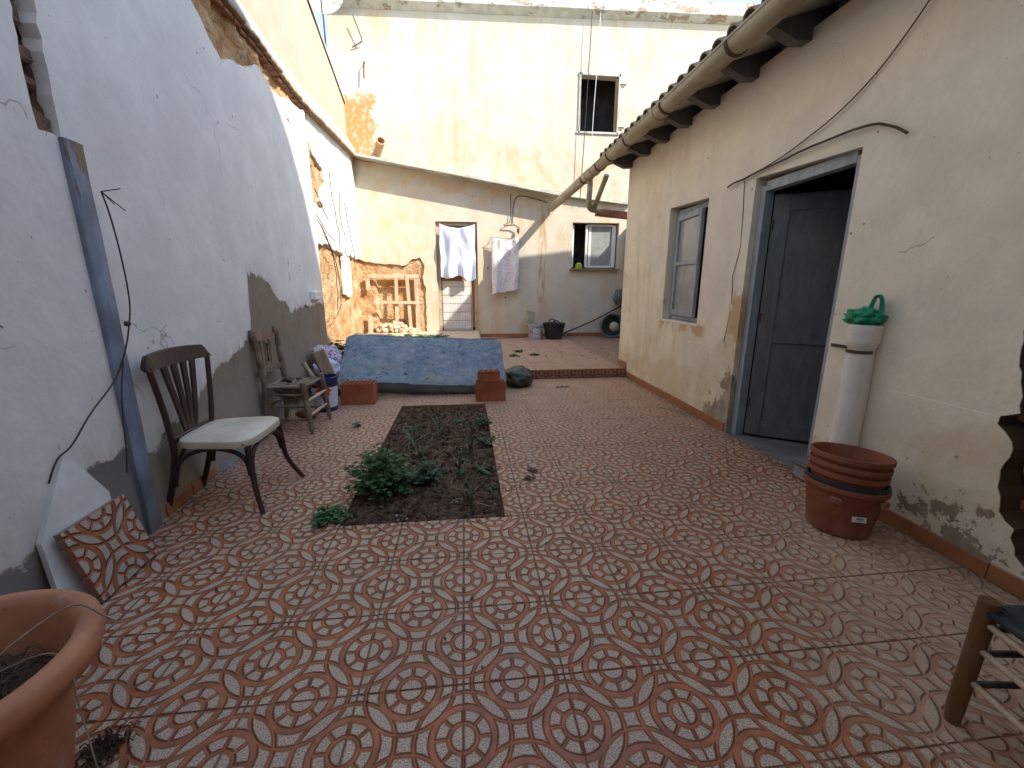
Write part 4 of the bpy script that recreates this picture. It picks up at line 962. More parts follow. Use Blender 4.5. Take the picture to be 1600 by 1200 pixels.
for pts in ([(7.32, 2.62), (7.8, 2.45), (8.4, 2.30)], [(7.35, 2.55), (7.9, 2.3), (8.2, 1.9), (8.25, 1.4), (8.1, 1.1)], [(7.4, 2.5), (8.0, 2.2), (8.45, 1.7), (8.4, 1.15), (7.9, .95)], [(8.45, 3.5), (8.5, 3.0), (8.8, 2.6), (8.75, 2.25)], [(9.2, 3.3), (9.1, 2.8), (9.3, 2.5), (9.2, 2.2), (9.5, 2.1)], [(9.6, 3.2), (9.8, 2.7), (10.2, 2.35), (10.2, 2.0)], [(7.35, 3.0), (7.8, 2.75), (8.1, 2.65)]):
    B().tube(wob(smoothpts([Lw(a, c, -.03+.02*rnd.random()) for a, c in pts]), .02, rnd.random()*9), .007, 5).build('wire', 'wire', ow)
jb = thing('junction_box', 'small pale junction box at the end of the smooth left wall', 'box', Lw(6.75, 1.30, -.03))
B().box(Lw(6.78, 1.38, -.03), (.06, .42, .13), Matrix.Rotation(.06, 3, 'Z'), .008).build('box_body', 'marble', jb)
B().box(Lw(6.78, 1.38, -.066), (.012, .40, .11), Matrix.Rotation(.06, 3, 'Z'), .004).build('lid', 'marble', jb)

# ------------------------------------------------------------------ mattress and bricks
mt = thing('mattress', 'old stained blue mattress lying tilted from the step onto the tiles', 'mattress', (-.6, 6.25, 0))
P00, P10 = Vector((-1.76, 5.78, .235)), Vector((.555, 5.80, .16)); P01, P11 = Vector((-1.80, 6.66, .80)), Vector((.555, 6.70, .685))
nrm = (P10-P00).cross(P01-P00).normalized(); TH = .20
def mtop(u, v, k=0):
    e = max(0, 1-min(u, 1-u)*16); e2 = max(0, 1-min(v, 1-v)*9)
    p = P00*(1-u)*(1-v)+P10*u*(1-v)+P01*(1-u)*v+P11*u*v
    cx = (u-.5)*(1-.02*e2*e2); p = p-(P10-P00)*((u-.5)-cx)
    w_ = .020*noise.noise(Vector((u*6, v*3, 1)))-.030*max(0, .25-abs(noise.noise(Vector((u*4+v*2, v*3-u, 7)))))**1.0+.012*noise.noise(Vector((u*17, v*8, 4)))+.006*noise.noise(Vector((u*40, v*20, 4)))
    tuft = -.012*max(0, 1-((abs((u*9) % 1-.5))**2+(abs((v*4) % 1-.5))**2)*22)
    p += nrm*(w_+tuft-.022*e*e-.018*e2*e2); p.z += .02*sin(u*7)*(1-v)
    return p
b = B(); b.grid(110, 44, mtop)
def mbot(u, v): return mtop(u, v)-nrm*(TH-.02*noise.noise(Vector((u*4, v*4, 8))))
b.grid(50, 20, mbot)
b.build('top_cover', 'white', mt, smooth=True)
def mmat():
    m = M('stained blue ticking', .95, .1); o = m.obj(); n = m.noise(o, 2.6, 6, .65); n2 = m.noise(o, 14, 5, .7)
    c = m.mix(n.sm(.36, .64), (.125, .17, .205), (.225, .255, .265)); c = m.mix(n2.sm(.45, .72)*.6, c, (.36, .35, .32))
    v = (m.vor(o, 14)-.25).abs().lt(.025); c = m.mix(v*.35, c, (.40, .42, .42)); c = m.mix(m.noise(o, 5, 6, .7).sm(.55, .7)*.5, c, (.10, .14, .18))
    x, y, z = m.xyz(o); st = m.noise(m.vs(o, (1, 2.2, 1)), 3.2, 4).sm(.55, .66)*.5; c = m.mix(st, c, (.27, .235, .18))
    tear = m.noise(m.vs(o, (1, 2.0, 1)), 13, 3, .6).sm(.665, .675); c = m.mix(tear, c, (.015, .02, .03))
    m.col(c); m.bump(n2+m.noise(o, 60, 3)*.3-tear, .012); return m.m
MAT['mattress'] = mmat(); bpy.data.objects['top_cover'].data.materials[0] = MAT['mattress']
def ring(t):
    t = t*4; k = int(t) % 4; f = t-int(t)
    return [(f, 0), (1, f), (1-f, 1), (0, 1-f)][k]
def mside(u, v):
    a, c = ring(u); a = min(max(a, 0), 1); c = min(max(c, 0), 1)
    p, q = mtop(a, c), mbot(a, c); out = ((P10-P00).normalized()*(a-.5)*2*(1 if abs(a-.5) > .499 else 0)+(P01-P00).normalized()*(c-.5)*2*(1 if abs(c-.5) > .499 else 0))
    return p+(q-p)*v+out*(.022*sin(pi*v)+.008*noise.noise(Vector((u*50, v*3, 0))))
side = simple('grey blue mattress side', (.20, .24, .24), (.10, .125, .125), 3, .95, .006, bs=30); MAT['mside'] = side
B().grid(200, 8, mside).build('side_border', 'mside', mt, smooth=True)
for v0 in (0.0, 1.0):
    B().tube([mside(i/160, v0)+nrm*(.0) for i in range(161)], .011, 6).build('piping', 'mattress', mt, smooth=True)
def hollow_brick(name, label, loc, size, rz, holes=8, tilt=0):
    t = thing(name, label, 'brick', loc, rz, 'red hollow bricks holding the mattress'); L, W, H = size; b = B(); w_ = .009
    b.box((0, 0, .006), (L, W, .012)) if False else None
    nx = holes; ny = 3; xs = [-L/2+i*(L-w_)/nx for i in range(nx+1)]; ys = [-W/2+i*(W-w_)/ny for i in range(ny+1)]
    for i, x in enumerate(xs): b.box((x+w_/2, 0, H/2-.0005*(i not in (0, nx))), (w_, W, H-.001*(i not in (0, nx))))
    for i, y in enumerate(ys): b.box((0, y+w_/2+(.0004 if i == 0 else -.0004 if i == ny else 0), H/2-.001), (L-.0008, w_, H-.003))
    b.build('web', 'blockred', t, local=True)
    g = B()
    for k in range(12): g.box((-L/2+L*(k+.5)/12, -W/2-.0015, H/2), (L/12*.62, .004, H*.985), None, .001)
    g.build('ribbed_face', 'blockred', t, local=True); return t
hollow_brick('hollow_brick', 'red hollow brick on end under the left front corner of the mattress', (-1.42, 5.56, 0), (.42, .22, .28), .0)
hollow_brick('hollow_brick', 'lower red brick of the pair at the right front corner of the mattress', (.315, 5.53, 0), (.40, .20, .262), .0)
t = thing('hollow_brick', 'upper smaller red brick standing on the right-hand brick', 'brick', (.295, 5.50, .2635), 0, 'red hollow bricks holding the mattress')
b = B(); L, W, H = .30, .11, .15
b.box((0, 0, H/2), (L, W, H), None, .004); b.build('brick_body', 'blockred', t, local=True)
b = B()
for i in range(4): b.box((-L/2+.045+i*.07, 0, H+.0005), (.05, W*.7, .003), None, .001)
b.build('hole_row', 'dark', t, local=True)
b = B(); b.box((0, -W/2-.0015, H/2), (L*.98, .003, .006)); b.box((0, -W/2-.0015, H*.9), (L*.98, .003, .004)); b.build('groove', 'blockred', t, local=True)
# board and dark bag behind the mattress
bd = B(); bd.box((-1.62, 7.15, .70), (.50, .42, .015), Matrix.Rotation(.05, 3, 'Y') @ Matrix.Rotation(.10, 3, 'X'), .003)
tag(bd.build('flat_board', 'wood_pale'), 'tan board lying flat behind the top left corner of the mattress', 'board')
bdl = bpy.data.objects['flat_board']
B().box((-1.62, 7.15, .42), (.10, .10, .52)).build('board_prop', 'wood_mid', bdl)
def blob(name, label, cat, c, rad, mat, seed, amp=.25, flat=True, nu=36, nv=20, parent=None):
    def f(u, v):
        a, t_ = 2*pi*u, pi*v; d = Vector((sin(t_)*cos(a), sin(t_)*sin(a), cos(t_))); k = 1+amp*noise.fractal(d*(1.6 if parent is None else 2.4)+Vector((seed, 0, 0)), 1, 2, 4)+amp*.35*abs(noise.noise(d*6+Vector((seed, 2, 0))))
        p = Vector((d.x*rad[0], d.y*rad[1], d.z*rad[2]))*k; p.z = max(p.z, -rad[2]*.8) if flat else p.z
        return p+Vector(c)
    o = B().grid(nu, nv, f).build(name, mat, parent, smooth=radians(50 if parent is None else 18))
    if parent is None: tag(o, label, cat)
    return o
gb = M('dark green plastic sheet', .28, .5); gb.col(gb.mix(gb.noise(gb.obj(), 7, 4), (.012, .02, .014), (.045, .06, .04))); gb.bump(gb.noise(gb.obj(), 18, 5, .7), .02); MAT['gbag'] = gb.m
blob('rubbish_bag', 'dark green plastic bag slumped between the mattress end and the step', 'bag', (.79, 6.38, .125), (.24, .30, .155), 'gbag', 3, .22)

# ------------------------------------------------------------------ chairs
def rotm(a, ax): return Matrix.Rotation(a, 3, ax)
ch = thing('bistro_chair', 'dark bentwood chair with padded cream seat and fan-slatted back', 'chair', (-1.68, 3.03, 0), radians(0))
SZ = .50
def bar(b, pts, r0, r1=None, sx=1.0, n=8): # flattened tube
    r1 = r1 or r0; P = smoothpts(pts, 5); m = len(P); b.tube(P, [r0+(r1-r0)*i/(m-1) for i in range(m)], n)
# local: +x front, y width
seat = B(); hw, hd = .265, .25
def seatf(u, v):
    a = 2*pi*u; ex = 5.5; cx, sy_ = cos(a), sin(a); rr = (abs(cx)**ex+abs(sy_)**ex)**(-1/ex); x = cx*rr*hd; y = sy_*rr*hw*(1+.10*(x/hd))
    pr = [(0, .038), (.55, .044), (.90, .036), (.985, .022), (1, .008), (.985, -.026), (.90, -.034), (0, -.034)][int(round(v*7))]
    return Vector((x*pr[0], y*pr[0], SZ+pr[1]))
seat.grid(40, 7, seatf); MAT['seat'] = simple('worn cream vinyl', (.66, .57, .42), (.50, .41, .28), 4, .42, .001, bs=30, spec=.45)
seat.build('seat', 'seat', ch, local=True, smooth=radians(35))
b = B(); b.box((.227, -.13, SZ+.005), (.02, .025, .012), rotm(.3, 'Z'), .004); b.box((.2, -.262, SZ-.004), (.01, .006, .01)); b.build('seat_tear', 'iron', ch, local=True)
for s in (-1, 1):
    b = B(); bar(b, [(.215, s*.235, SZ-.02), (.222, s*.245, .36), (.24, s*.262, .18), (.275+(.06 if s > 0 else 0), s*.285, 0)], .023, .016); b.build('leg', 'wood_dark', ch, local=True, smooth=radians(50))
    b = B()
    bar(b, [(-.385, s*.20, 0), (-.315, s*.205, .20), (-.262, s*.21, .42), (-.25, s*.225, .55), (-.245, s*.255, .75), (-.25, s*.29, .97), (-.252, s*.298, 1.03)], .021, .017); b.build('back_post', 'wood_dark', ch, local=True, smooth=radians(50))
    b = B(); bar(b, [(-.285, s*.215, .20), (-.25, s*.222, .34), (-.15, s*.228, .435), (.0, s*.232, .462), (.12, s*.236, .44), (.19, s*.24, .38), (.212, s*.245, .27)], .0145); b.build('side_brace', 'wood_dark', ch, local=True, smooth=radians(50))
b = B(); bar(b, [(.232, -.25, .25), (.226, -.225, .37), (.222, -.15, .445), (.222, 0, .465), (.222, .15, .445), (.226, .225, .37), (.232, .25, .25)], .0145); b.build('front_brace', 'wood_dark', ch, local=True, smooth=radians(50))
b = B(); bar(b, [(-.28, -.2, .25), (-.27, -.15, .38), (-.265, 0, .45), (-.27, .15, .38), (-.28, .2, .25)], .013); b.build('rear_brace', 'wood_dark', ch, local=True, smooth=radians(50))
def railf(u, v):
    y = -.325+.65*u; x = -.245-.035*(1-(2*u-1)**2); hgt = .085+.02*(1-(2*u-1)**2); e = min(1, 12*min(u, 1-u)+.25)
    k = [(0, 0), (1, 0), (1, 1), (0, 1), (0, 0)][int(round(v*4))]
    return Vector((x+(.014 if k[0] else -.014)-.02*k[1], y, 1.005+k[1]*hgt*e-.0*k[1]))
b = B(); b.grid(24, 4, railf); n_ = 25
b.add([railf(0, j/4) for j in range(4)], [(0, 1, 2, 3)]); b.add([railf(1, j/4) for j in range(4)], [(3, 2, 1, 0)])
b.build('top_rail', 'wood_dark', ch, local=True, smooth=radians(40))
for k in (-1.5, -.5, .5, 1.5):
    P = [Vector((-.262, k*.034, .53)), Vector((-.262, k*.065, .75)), Vector((-.270, k*.098, 1.01))]; b = B()
    vs = []
    for p, w_ in zip(P, (.016, .02, .024)):
        for dx, dy in ((-.008, -w_), (.008, -w_), (.008, w_), (-.008, w_)): vs.append(p+Vector((dx, dy, 0)))
    b.add(vs, [(i*4+j, i*4+(j+1) % 4, i*4+4+(j+1) % 4, i*4+4+j) for i in range(2) for j in range(4)]); b.build('back_slat', 'wood_dark', ch, local=True)
b = B(); b.box((-.262, 0, .515), (.03, .41, .05), None, .006); b.build('back_rail', 'wood_dark', ch, local=True)

c2 = thing('turned_chair', 'small turned wooden chair with broken rush seat, by the brown wall stain', 'chair', (-1.86, 4.62, 0), radians(-3))
def turned(b, p0, p1, prof, n=12):
    p0, p1 = Vector(p0), Vector(p1); d = (p1-p0); L = d.length; q = d.to_track_quat('Z', 'Y').to_matrix(); b.lathe([(r, t*L) for t, r in prof], n, p0, q)
fl_prof = [(0, .001), (0, .016), (.05, .014), (.07, .024), (.12, .026), (.15, .018), (.18, .024), (.45, .029), (.62, .031), (.64, .024), (.66, .032), (.9, .030), (.96, .034), (.99, .028), (1, .001)]
for s in (-1, 1):
    b = B(); turned(b, (.25, s*.255, 0), (.20, s*.235, .56), fl_prof); b.build('leg', 'wood_grey', c2, local=True, smooth=radians(50))
    b = B(); turned(b, (-.22, s*.21, 0), (-.19, s*.215, .55), [(0, .001), (0, .018), (.1, .024), (1, .028), (1, .001)]); b.build('leg', 'wood_grey', c2, local=True, smooth=radians(50))
    b = B(); turned(b, (-.19, s*.215, .55), (-.235, s*.235, 1.09), [(0, .028), (.1, .03), (.14, .037), (.22, .033), (.26, .024), (.29, .032), (.55, .030), (.58, .022), (.62, .030), (.80, .026), (.82, .034), (.95, .036), (1, .028), (1, .001)]); b.build('back_post', 'wood_grey', c2, local=True, smooth=radians(50))
    for z in (.16, .30, .42):
        b = B(); turned(b, (-.21, s*.21, z), (.235, s*.25, z), [(0, .011), (.5, .014), (1, .011)], 8); b.build('side_rung', 'wood_grey', c2, local=True, smooth=radians(50))
for z in (.20, .36):
    b = B(); turned(b, (.238, -.24, z), (.238, .24, z), [(0, .01), (.2, .013), (.25, .019), (.3, .012), (.45, .018), (.5, .021), (.55, .018), (.7, .012), (.75, .019), (.8, .013), (1, .01)], 10); b.build('front_rung', 'wood_pale', c2, local=True, smooth=radians(50))
b = B(); turned(b, (-.215, -.2, .28), (-.215, .2, .28), [(0, .011), (1, .011)], 8); b.build('rear_rung', 'wood_grey', c2, local=True)
def slatc(z, h, bulge, nm, mat):
    def f(u, v):
        y = -.205+.41*u; top_ = h*(.75+.25*sin(pi*u))+(bulge*max(0, 1-((u-.5)/.26)**2)**.5 if bulge else 0)
        k = [(0, 0), (1, 0), (1, 1), (0, 1), (0, 0)][int(round(v*4))]
        return Vector((-.205-(z-.55)*.085+(.009 if k[0] else -.009)-.02*sin(pi*u), y, z+k[1]*top_))
    B().grid(24, 4, f).build(nm, mat, c2, local=True, smooth=radians(40))
slatc(.965, .075, .04, 'crest_rail', 'wood_mid'); slatc(.63, .075, 0, 'lower_rail', 'wood_grey')
for k in (-1, 1): 
    b = B(); b.box((-.235, k*.085, .835), (.012, .026, .27), None, .003); b.build('back_slat', 'wood_mid', c2, local=True)
b = B(); b.box((-.235, 0, .835), (.012, .055, .27), None, .003)
b.build('splat', 'wood_mid', c2, local=True)
b = B()
for k in range(7): b.tube([(-.226, (-.018+.006*k), .74), (-.226, (.018-.006*k), .93)], .0022, 4)
b.build('splat_carving', 'wood_dark', c2, local=True)
b = B()
for pts in ([(.2, -.235, .50), (.2, .235, .50)], [(-.19, -.215, .50), (.2, -.235, .50)], [(-.19, .215, .50), (.2, .235, .50)], [(-.19, -.215, .50), (-.19, .215, .50)]):
    b.tube(wob(smoothpts([pts[0], (Vector(pts[0])+Vector(pts[1]))/2, pts[1]]), .008), .016, 8)
b.build('seat_frame', 'wood_grey', c2, local=True, smooth=radians(50))
b = B(); MAT['rush'] = simple('torn rush seat', (.40, .30, .19), (.18, .125, .08), 14, .95, .004, bs=60)
for k in range(150):                                   # torn rush strands, sagging in the middle
    s = rnd.choice((0, 1)); a = rnd.uniform(-.2, .2); dep = rnd.uniform(.0, .20)*(1 if rnd.random() < .4 else .3)
    e1, e2 = rnd.uniform(-.2, .2), rnd.uniform(-.1, .1)
    pts = [(a, -.23, .505), (a*.6+e2*.4, -.1, .49-dep*.7), (a*.3+e2, 0, .47-dep), (a*.6, .1, .49-dep*.6), (a, .23, .505)] if s else [(-.19, a, .505), (-.08, a*.6, .49-dep*.7), (.02, a*.4+e2, .47-dep), (.1, a*.7, .49-dep*.6), (.2, a, .505)]
    if abs(a) < .10 and rnd.random() < .5: pts = pts[:3]
    b.tube(smoothpts(pts, 3), .0045, 4)
b.build('rush_seat', 'rush', c2, local=True)
b = B()
for k in range(46):
    a = rnd.uniform(0, 6.3); x, y = rnd.gauss(-.02, .07), rnd.gauss(0, .07); b.tube([(x, y, .44), (x+.03*cos(a), y+.03*sin(a), .33), (x+.06*cos(a), y+.06*sin(a), .2+.08*rnd.random())], .0035, 4)
b.build('hanging_rush', 'rush', c2, local=True)
b = B()
for k in range(9): b.tube([(-.15+.012*k, .05, .525-.004*abs(k-4)), (-.15+.012*k, .14, .535-.004*abs(k-4))], .008, 5)
b.build('string_bundle', 'black', c2, local=True)

# near stool at the lower right edge
st = thing('rush_stool', 'varnished pine stool with dark woven seat at the lower right edge', 'stool', (1.87, .86, 0))
fp = (1.695, 1.0)
for (lx, ly) in ((1.695, 1.0), (2.06, .95), (2.0, .55), (1.64, .60)):
    b = B(); b.tube([(lx, ly, 0), (lx, ly, .05), (lx+.012, ly, .50)], [.021, .025, .028], 14); b.build('leg', 'stool_wood', st, smooth=radians(50))
for z, r_ in ((.42, .011), (.32, .011), (.19, .011)):
    B().tube([(1.70, .995, z), (1.645, .60, z-.01)], r_, 8).build('rung', 'wood_pale', st, smooth=True)
    B().tube([(1.70, 1.0, z-.03), (2.06, .95, z-.03)], r_, 8).build('rung', 'wood_dark', st, smooth=True)
    B().tube([(2.06, .95, z), (2.0, .55, z)], r_, 8).build('rung', 'wood_pale', st, smooth=True)
b = B()
for k in range(22):
    t_ = (k+.5)/22; p = Vector((1.70+.36*t_, 1.0-.05*t_, .475)); q = Vector((1.645+.36*t_, .60-.05*t_, .475))
    b.tube([p, (p+q)/2-Vector((0, 0, .012)), q], .0095, 6)
b.build('woven_seat', 'black', st, smooth=True)
b = B()
for (p, q) in (((1.70, 1.0), (2.06, .95)), ((1.70, 1.0), (1.645, .60)), ((2.06, .95), (2.0, .55)), ((1.645, .60), (2.0, .55))): b.tube([(p[0], p[1], .465), (q[0], q[1], .465)], .016, 8)
b.build('seat_rail', 'black', st, smooth=True)

# ------------------------------------------------------------------ pots
bp = thing('big_flower_pot', 'large terracotta flower pot with thick rim and dry roots at the lower left corner', 'pot', (-1.46, 1.07, 0))
b = B(); b.lathe([(.001, 0), (.20, 0), (.205, .02), (.255, .30), (.272, .385), (.30, .40), (.335, .42), (.348, .455), (.345, .490), (.325, .508), (.295, .505), (.278, .480), (.268, .44), (.245, .36), (.232, .27), (.001, .26)], 64)
b.build('pot_body', 'terra', bp, local=True, smooth=radians(60))
b = B(); b.lathe([(.001, .335), (.12, .345), (.2, .335), (.245, .325)], 30); 
for i, v in enumerate(b.v): b.v[i] = v+Vector((0, 0, .02*noise.noise(v*18)))
b.build('pot_soil', 'soil', bp, local=True)
b = B()
for k in range(110):
    a, r1 = rnd.uniform(0, 6.3), rnd.uniform(.02, .22); a2, r2 = a+rnd.uniform(-1.6, 1.6), rnd.uniform(.05, .24)
    p = Vector((r1*cos(a), r1*sin(a), .34)); q = Vector((r2*cos(a2), r2*sin(a2), .35)); b.tube(wob(smoothpts([p, (p+q)/2+Vector((0, 0, rnd.uniform(.02, .08))), q]), .02, k), .0016, 4)
b.build('dry_roots', 'deadleaf', bp, local=True)
b = B()
b.tube(wob(smoothpts([(-.02, -.05, .34), (-.03, .02, .40), (.0, .06, .44)]), .01), [.012]*6+[.010, .009, .009, .008, .007], 6)
b.tube(wob(smoothpts([(.02, -.1, .36), (.06, .02, .43), (.12, .12, .50), (.20, .20, .53), (.31, .17, .515), (.36, .16, .50)]), .012), .0030, 5)
b.tube(wob(smoothpts([(-.05, -.02, .36), (.10, .03, .45), (.24, .05, .50), (.335, .02, .48), (.37, -.02, .35), (.42, -.06, .16), (.46, -.06, .02)]), .012), .0022, 5)
b.tube(wob(smoothpts([(-.04, .0, .36), (.01, -.04, .46), (.05, -.10, .50)]), .01), .003, 5)
b.tube(smoothpts([(.17, -.20, .512), (.22, -.19, .516), (.26, -.21, .505), (.285, -.20, .50)]), .0035, 5)
b.build('dry_stalks', 'dry', bp, local=True)

tilt = Matrix.Rotation(radians(5), 3, Vector((-.6, .8, 0)).normalized())
axis = (tilt @ Vector((0, 0, 1))); base = Vector((2.36, 2.18, 0))
def pot(name, label, h0, rt, rb_, H, rimh, mat, seg=40):
    t = thing(name, label, 'pot', base+axis*h0, 0, 'plastic pots stacked by the right wall')
    b = B(); b.lathe([(rb_*.3, .008), (rb_*.3, 0), (rb_, 0), (rb_*1.01, .01), (rt*.93, H-rimh), (rt*.98, H-rimh), (rt, H-rimh+.004), (rt*1.01, H-.006), (rt, H), (rt-.012, H), (rt*.90, H-rimh), (rb_*.93, .014), (.001, .014)], seg, (0, 0, 0), tilt)
    b.build('pot_body', mat, t, local=True, smooth=radians(38)); return t
p0 = pot('plastic_pot', 'lowest and largest brown plastic pot of the stack, with a white sticker', .0, .222, .165, .31, .035, 'potplastic')
b = B(); b.box((0, 0, 0), (.075, .0015, .032), None, 0)
o = b.build('sticker', 'white', p0, local=True); o.location = (-.070, -.196, .165); o.rotation_euler = (radians(-11), 0, radians(-20))
b = B()
for k in range(9): b.box((-.012+k*.0042, -.0012, .004), (.0026, .0008, .011))
for k in range(6): b.box((-.018+k*.0072, -.0012, -.008), (.005, .0008, .0028))
o = b.build('sticker_print', 'black', p0, local=True); o.location = (-.070, -.196, .165); o.rotation_euler = (radians(-11), 0, radians(-20))
for (a, z) in ((-2.5, .262), (-1.3, .262)):
    b = B(); b.box((0, 0, 0), (.02, .06, .035), None, .004); o = b.build('grip_tab', 'potplastic', p0, local=True); o.location = Vector((cos(a)*.224, sin(a)*.224, z)); o.rotation_euler = (0, 0, a)
pot('plastic_pot', 'black plastic pot nested in the largest pot of the stack', .08, .215, .16, .255, .03, 'black')
pot('plastic_pot', 'brown pot just above the black one in the stack', .115, .205, .15, .275, .035, 'potplastic')
pot('plastic_pot', 'second brown pot from the top of the stack', .170, .208, .15, .275, .035, 'potplastic')
pot('plastic_pot', 'topmost brown pot of the stack, open and empty', .225, .212, .15, .275, .035, 'potplastic')
cbk = thing('grey_box', 'small grey box with ridged lid on the doorstep behind the stacked pots', 'box', (2.74, 2.80, 0))
B().box((2.74, 2.80, .06), (.22, .20, .12), rotm(.15, 'Z'), .02).build('box_body', 'block', cbk)
B().box((2.74, 2.80, .135), (.25, .23, .025), rotm(.15, 'Z'), .006).build('box_lid', 'cement_grey', cbk)
B().box((2.74, 2.80, .155), (.24, .22, .012), rotm(.15, 'Z'), .004).build('lid_ridge', 'cement_grey', cbk)

# whitewashed standpipe with green bag
sp_ = thing('wall_pipe', 'whitewashed vertical pipe with a socket top standing against the right wall', 'pipe', (2.66, 2.60, 0))
b = B()
def spf(u, v):
    pr = [(0, .078), (.9, .072), (1.105, .070), (1.12, .078), (1.145, .086), (1.24, .088), (1.262, .084), (1.265, .070), (1.262, .05), (1.2, .045)]
    i = v*(len(pr)-1); k = min(int(i), len(pr)-2); f = i-k; z = pr[k][0]*(1-f)+pr[k+1][0]*f; r_ = pr[k][1]*(1-f)+pr[k+1][1]*f
    a = 2*pi*u; n3 = noise.noise(Vector((cos(a)*2, sin(a)*2, z*5)))*.006+noise.noise(Vector((cos(a)*9, sin(a)*9, z*30)))*.0018
    return Vector((2.666+(r_+.007+n3)*cos(a), 2.53+(r_+.007+n3)*sin(a), z))
b.grid(36, 45, spf); b.build('pipe', 'pipewhite', sp_, smooth=True)
def strap(u, v):
    a = pi*.55+pi*.95*u; return Vector((2.666+.085*cos(a), 2.53+.085*sin(a), 1.075+.022*v))
B().grid(16, 1, strap).build('strap', 'iron', sp_)
B().box((2.712, 2.71, 1.09), (.012, .22, .022), None, .002).build('strap_end', 'iron', sp_)
gp = M('green plastic bag', .3, .5); gp.col(gp.mix(gp.noise(gp.obj(), 12, 4), (.0, .18, .07), (.02, .42, .20))); gp.bump(gp.noise(gp.obj(), 30, 5, .75), .015); MAT['greenbag'] = gp.m
bg_ = thing('green_bag', 'crumpled green plastic carrier bag on top of the whitewashed pipe', 'bag', (2.66, 2.60, 1.26))
blob('bag_body', '', '', (2.665, 2.55, 1.31), (.085, .11, .06), 'greenbag', 8, .35, True, 48, 26, bg_)
def handle(u, v):
    a = pi*u; w_ = (.5-v)*.035*(1+.4*sin(a*3)); return Vector((2.66+.012*sin(v*9+u*5), 2.475+.050*cos(a)*(1-.2*u)+w_*cos(a), 1.33+.125*sin(a)+w_*sin(a)))
B().grid(22, 4, handle).build('bag_handle', 'greenbag', bg_, smooth=True)
# ------------------------------------------------------------------ loose tile and marble slab against the left wall
lt_ = thing('loose_tile', 'loose patterned floor tile propped on edge against the white marble slab', 'tile', (-1.79, 1.95, .009))
ex = Vector((-.03, 1, .0)).normalized(); ey = Vector((-.27, 0, .96)).normalized()
ez = ex.cross(ey).normalized(); ey = ez.cross(ex)
o = tile_mesh().build('tile_body', 'tile_loose', lt_, local=True)
MM = Matrix((ex, ey, ez)).transposed().to_4x4(); o.matrix_local = MM
if ez.y > 0: pass
b = B(); b.box((.2, .2, -.034), (.38, .38, .012), None, .003); o2 = b.build('mortar_back', 'cement_grey', lt_, local=True); o2.matrix_local = MM
ms = thing('marble_slab', 'broken white marble slab leaning on the left wall behind the loose tile', 'slab', (-1.95, 2.1, 0))
F_ = [(-1.985, 2.16, .72), (-1.945, 2.30, .43), (-1.90, 2.27, .0), (-1.89, 1.97, .0), (-1.90, 1.88, .09), (-1.95, 1.915, .365)]
F_ = [Vector(p) for p in F_]; n_ = (F_[1]-F_[0]).cross(F_[5]-F_[0]).normalized(); n_ = n_ if n_.y > 0 else -n_
b = B(); bk = [p+Vector((-.032, .008, 0)) for p in F_]; k = len(F_)
b.add(F_+bk, [tuple(range(k)), tuple(range(k, 2*k))[::-1]]+[(i, (i+1) % k, k+(i+1) % k, k+i) for i in range(k)]); b.build('slab_body', 'marble', ms)

# ------------------------------------------------------------------ paint bucket corner
bk_ = thing('paint_bucket', 'white ribbed paint bucket with blue rim and orange flower print beside the left brick', 'bucket', (-1.765, 5.28, 0))
prof = [(.001, .005), (.135, .005)]
for k in range(13): prof += [(.135+.0015*k+(.004 if k % 2 else -.002), .02+k*.027)]
prof += [(.158, .375), (.163, .38), (.163, .43), (.155, .432), (.152, .40), (.145, .12), (.001, .10)]
b = B(); b.lathe(prof, 32)
def bucketmat():
    m = M('printed paint bucket', .4, .4); x, y, z = m.xyz(m.obj())
    c = m.mix((z-.31).gt(0), (.60, .62, .68), (.02, .025, .09)); c = m.mix(z.lt(.055), c, (.02, .025, .09)); c = m.mix(m.noise(m.obj(), 9, 4).sm(.6, .7)*.5, c, (.25, .24, .25)); m.col(c); return m.m
MAT['bucket'] = bucketmat(); b.build('bucket_body', 'bucket', bk_, local=True, smooth=radians(30))
MAT['orange'] = simple('orange print', (.62, .10, .02), (.50, .07, .02), 8, .5, 0)
def emblem(cx, cz, R0_, n, mat, nm, off):
    b = B(); vs = [(cx, cz)]
    for i in range(40):
        a = 2*pi*i/40; r_ = R0_*(.72+.28*abs(cos(a*n/2))); vs.append((cx+r_*cos(a), cz+r_*sin(a)))
    P = [Vector(((.150+off+.06*(z-.2))*sin(x/.15), -(.150+off+.06*(z-.2))*cos(x/.15), z)) for x, z in vs]
    b.add(P, [(0, i, i % 40+1) for i in range(1, 41)]); b.build(nm, mat, bk_, local=True)
emblem(.03, .275, .085, 8, 'orange', 'print_flower', .010); emblem(.03, .285, .03, 8, 'black', 'print_centre', .012)
b = B(); bar(b, [(-.155, 0, .40), (-.13, -.10, .33), (0, -.17, .27), (.13, -.10, .33), (.155, 0, .40)], .0035); 
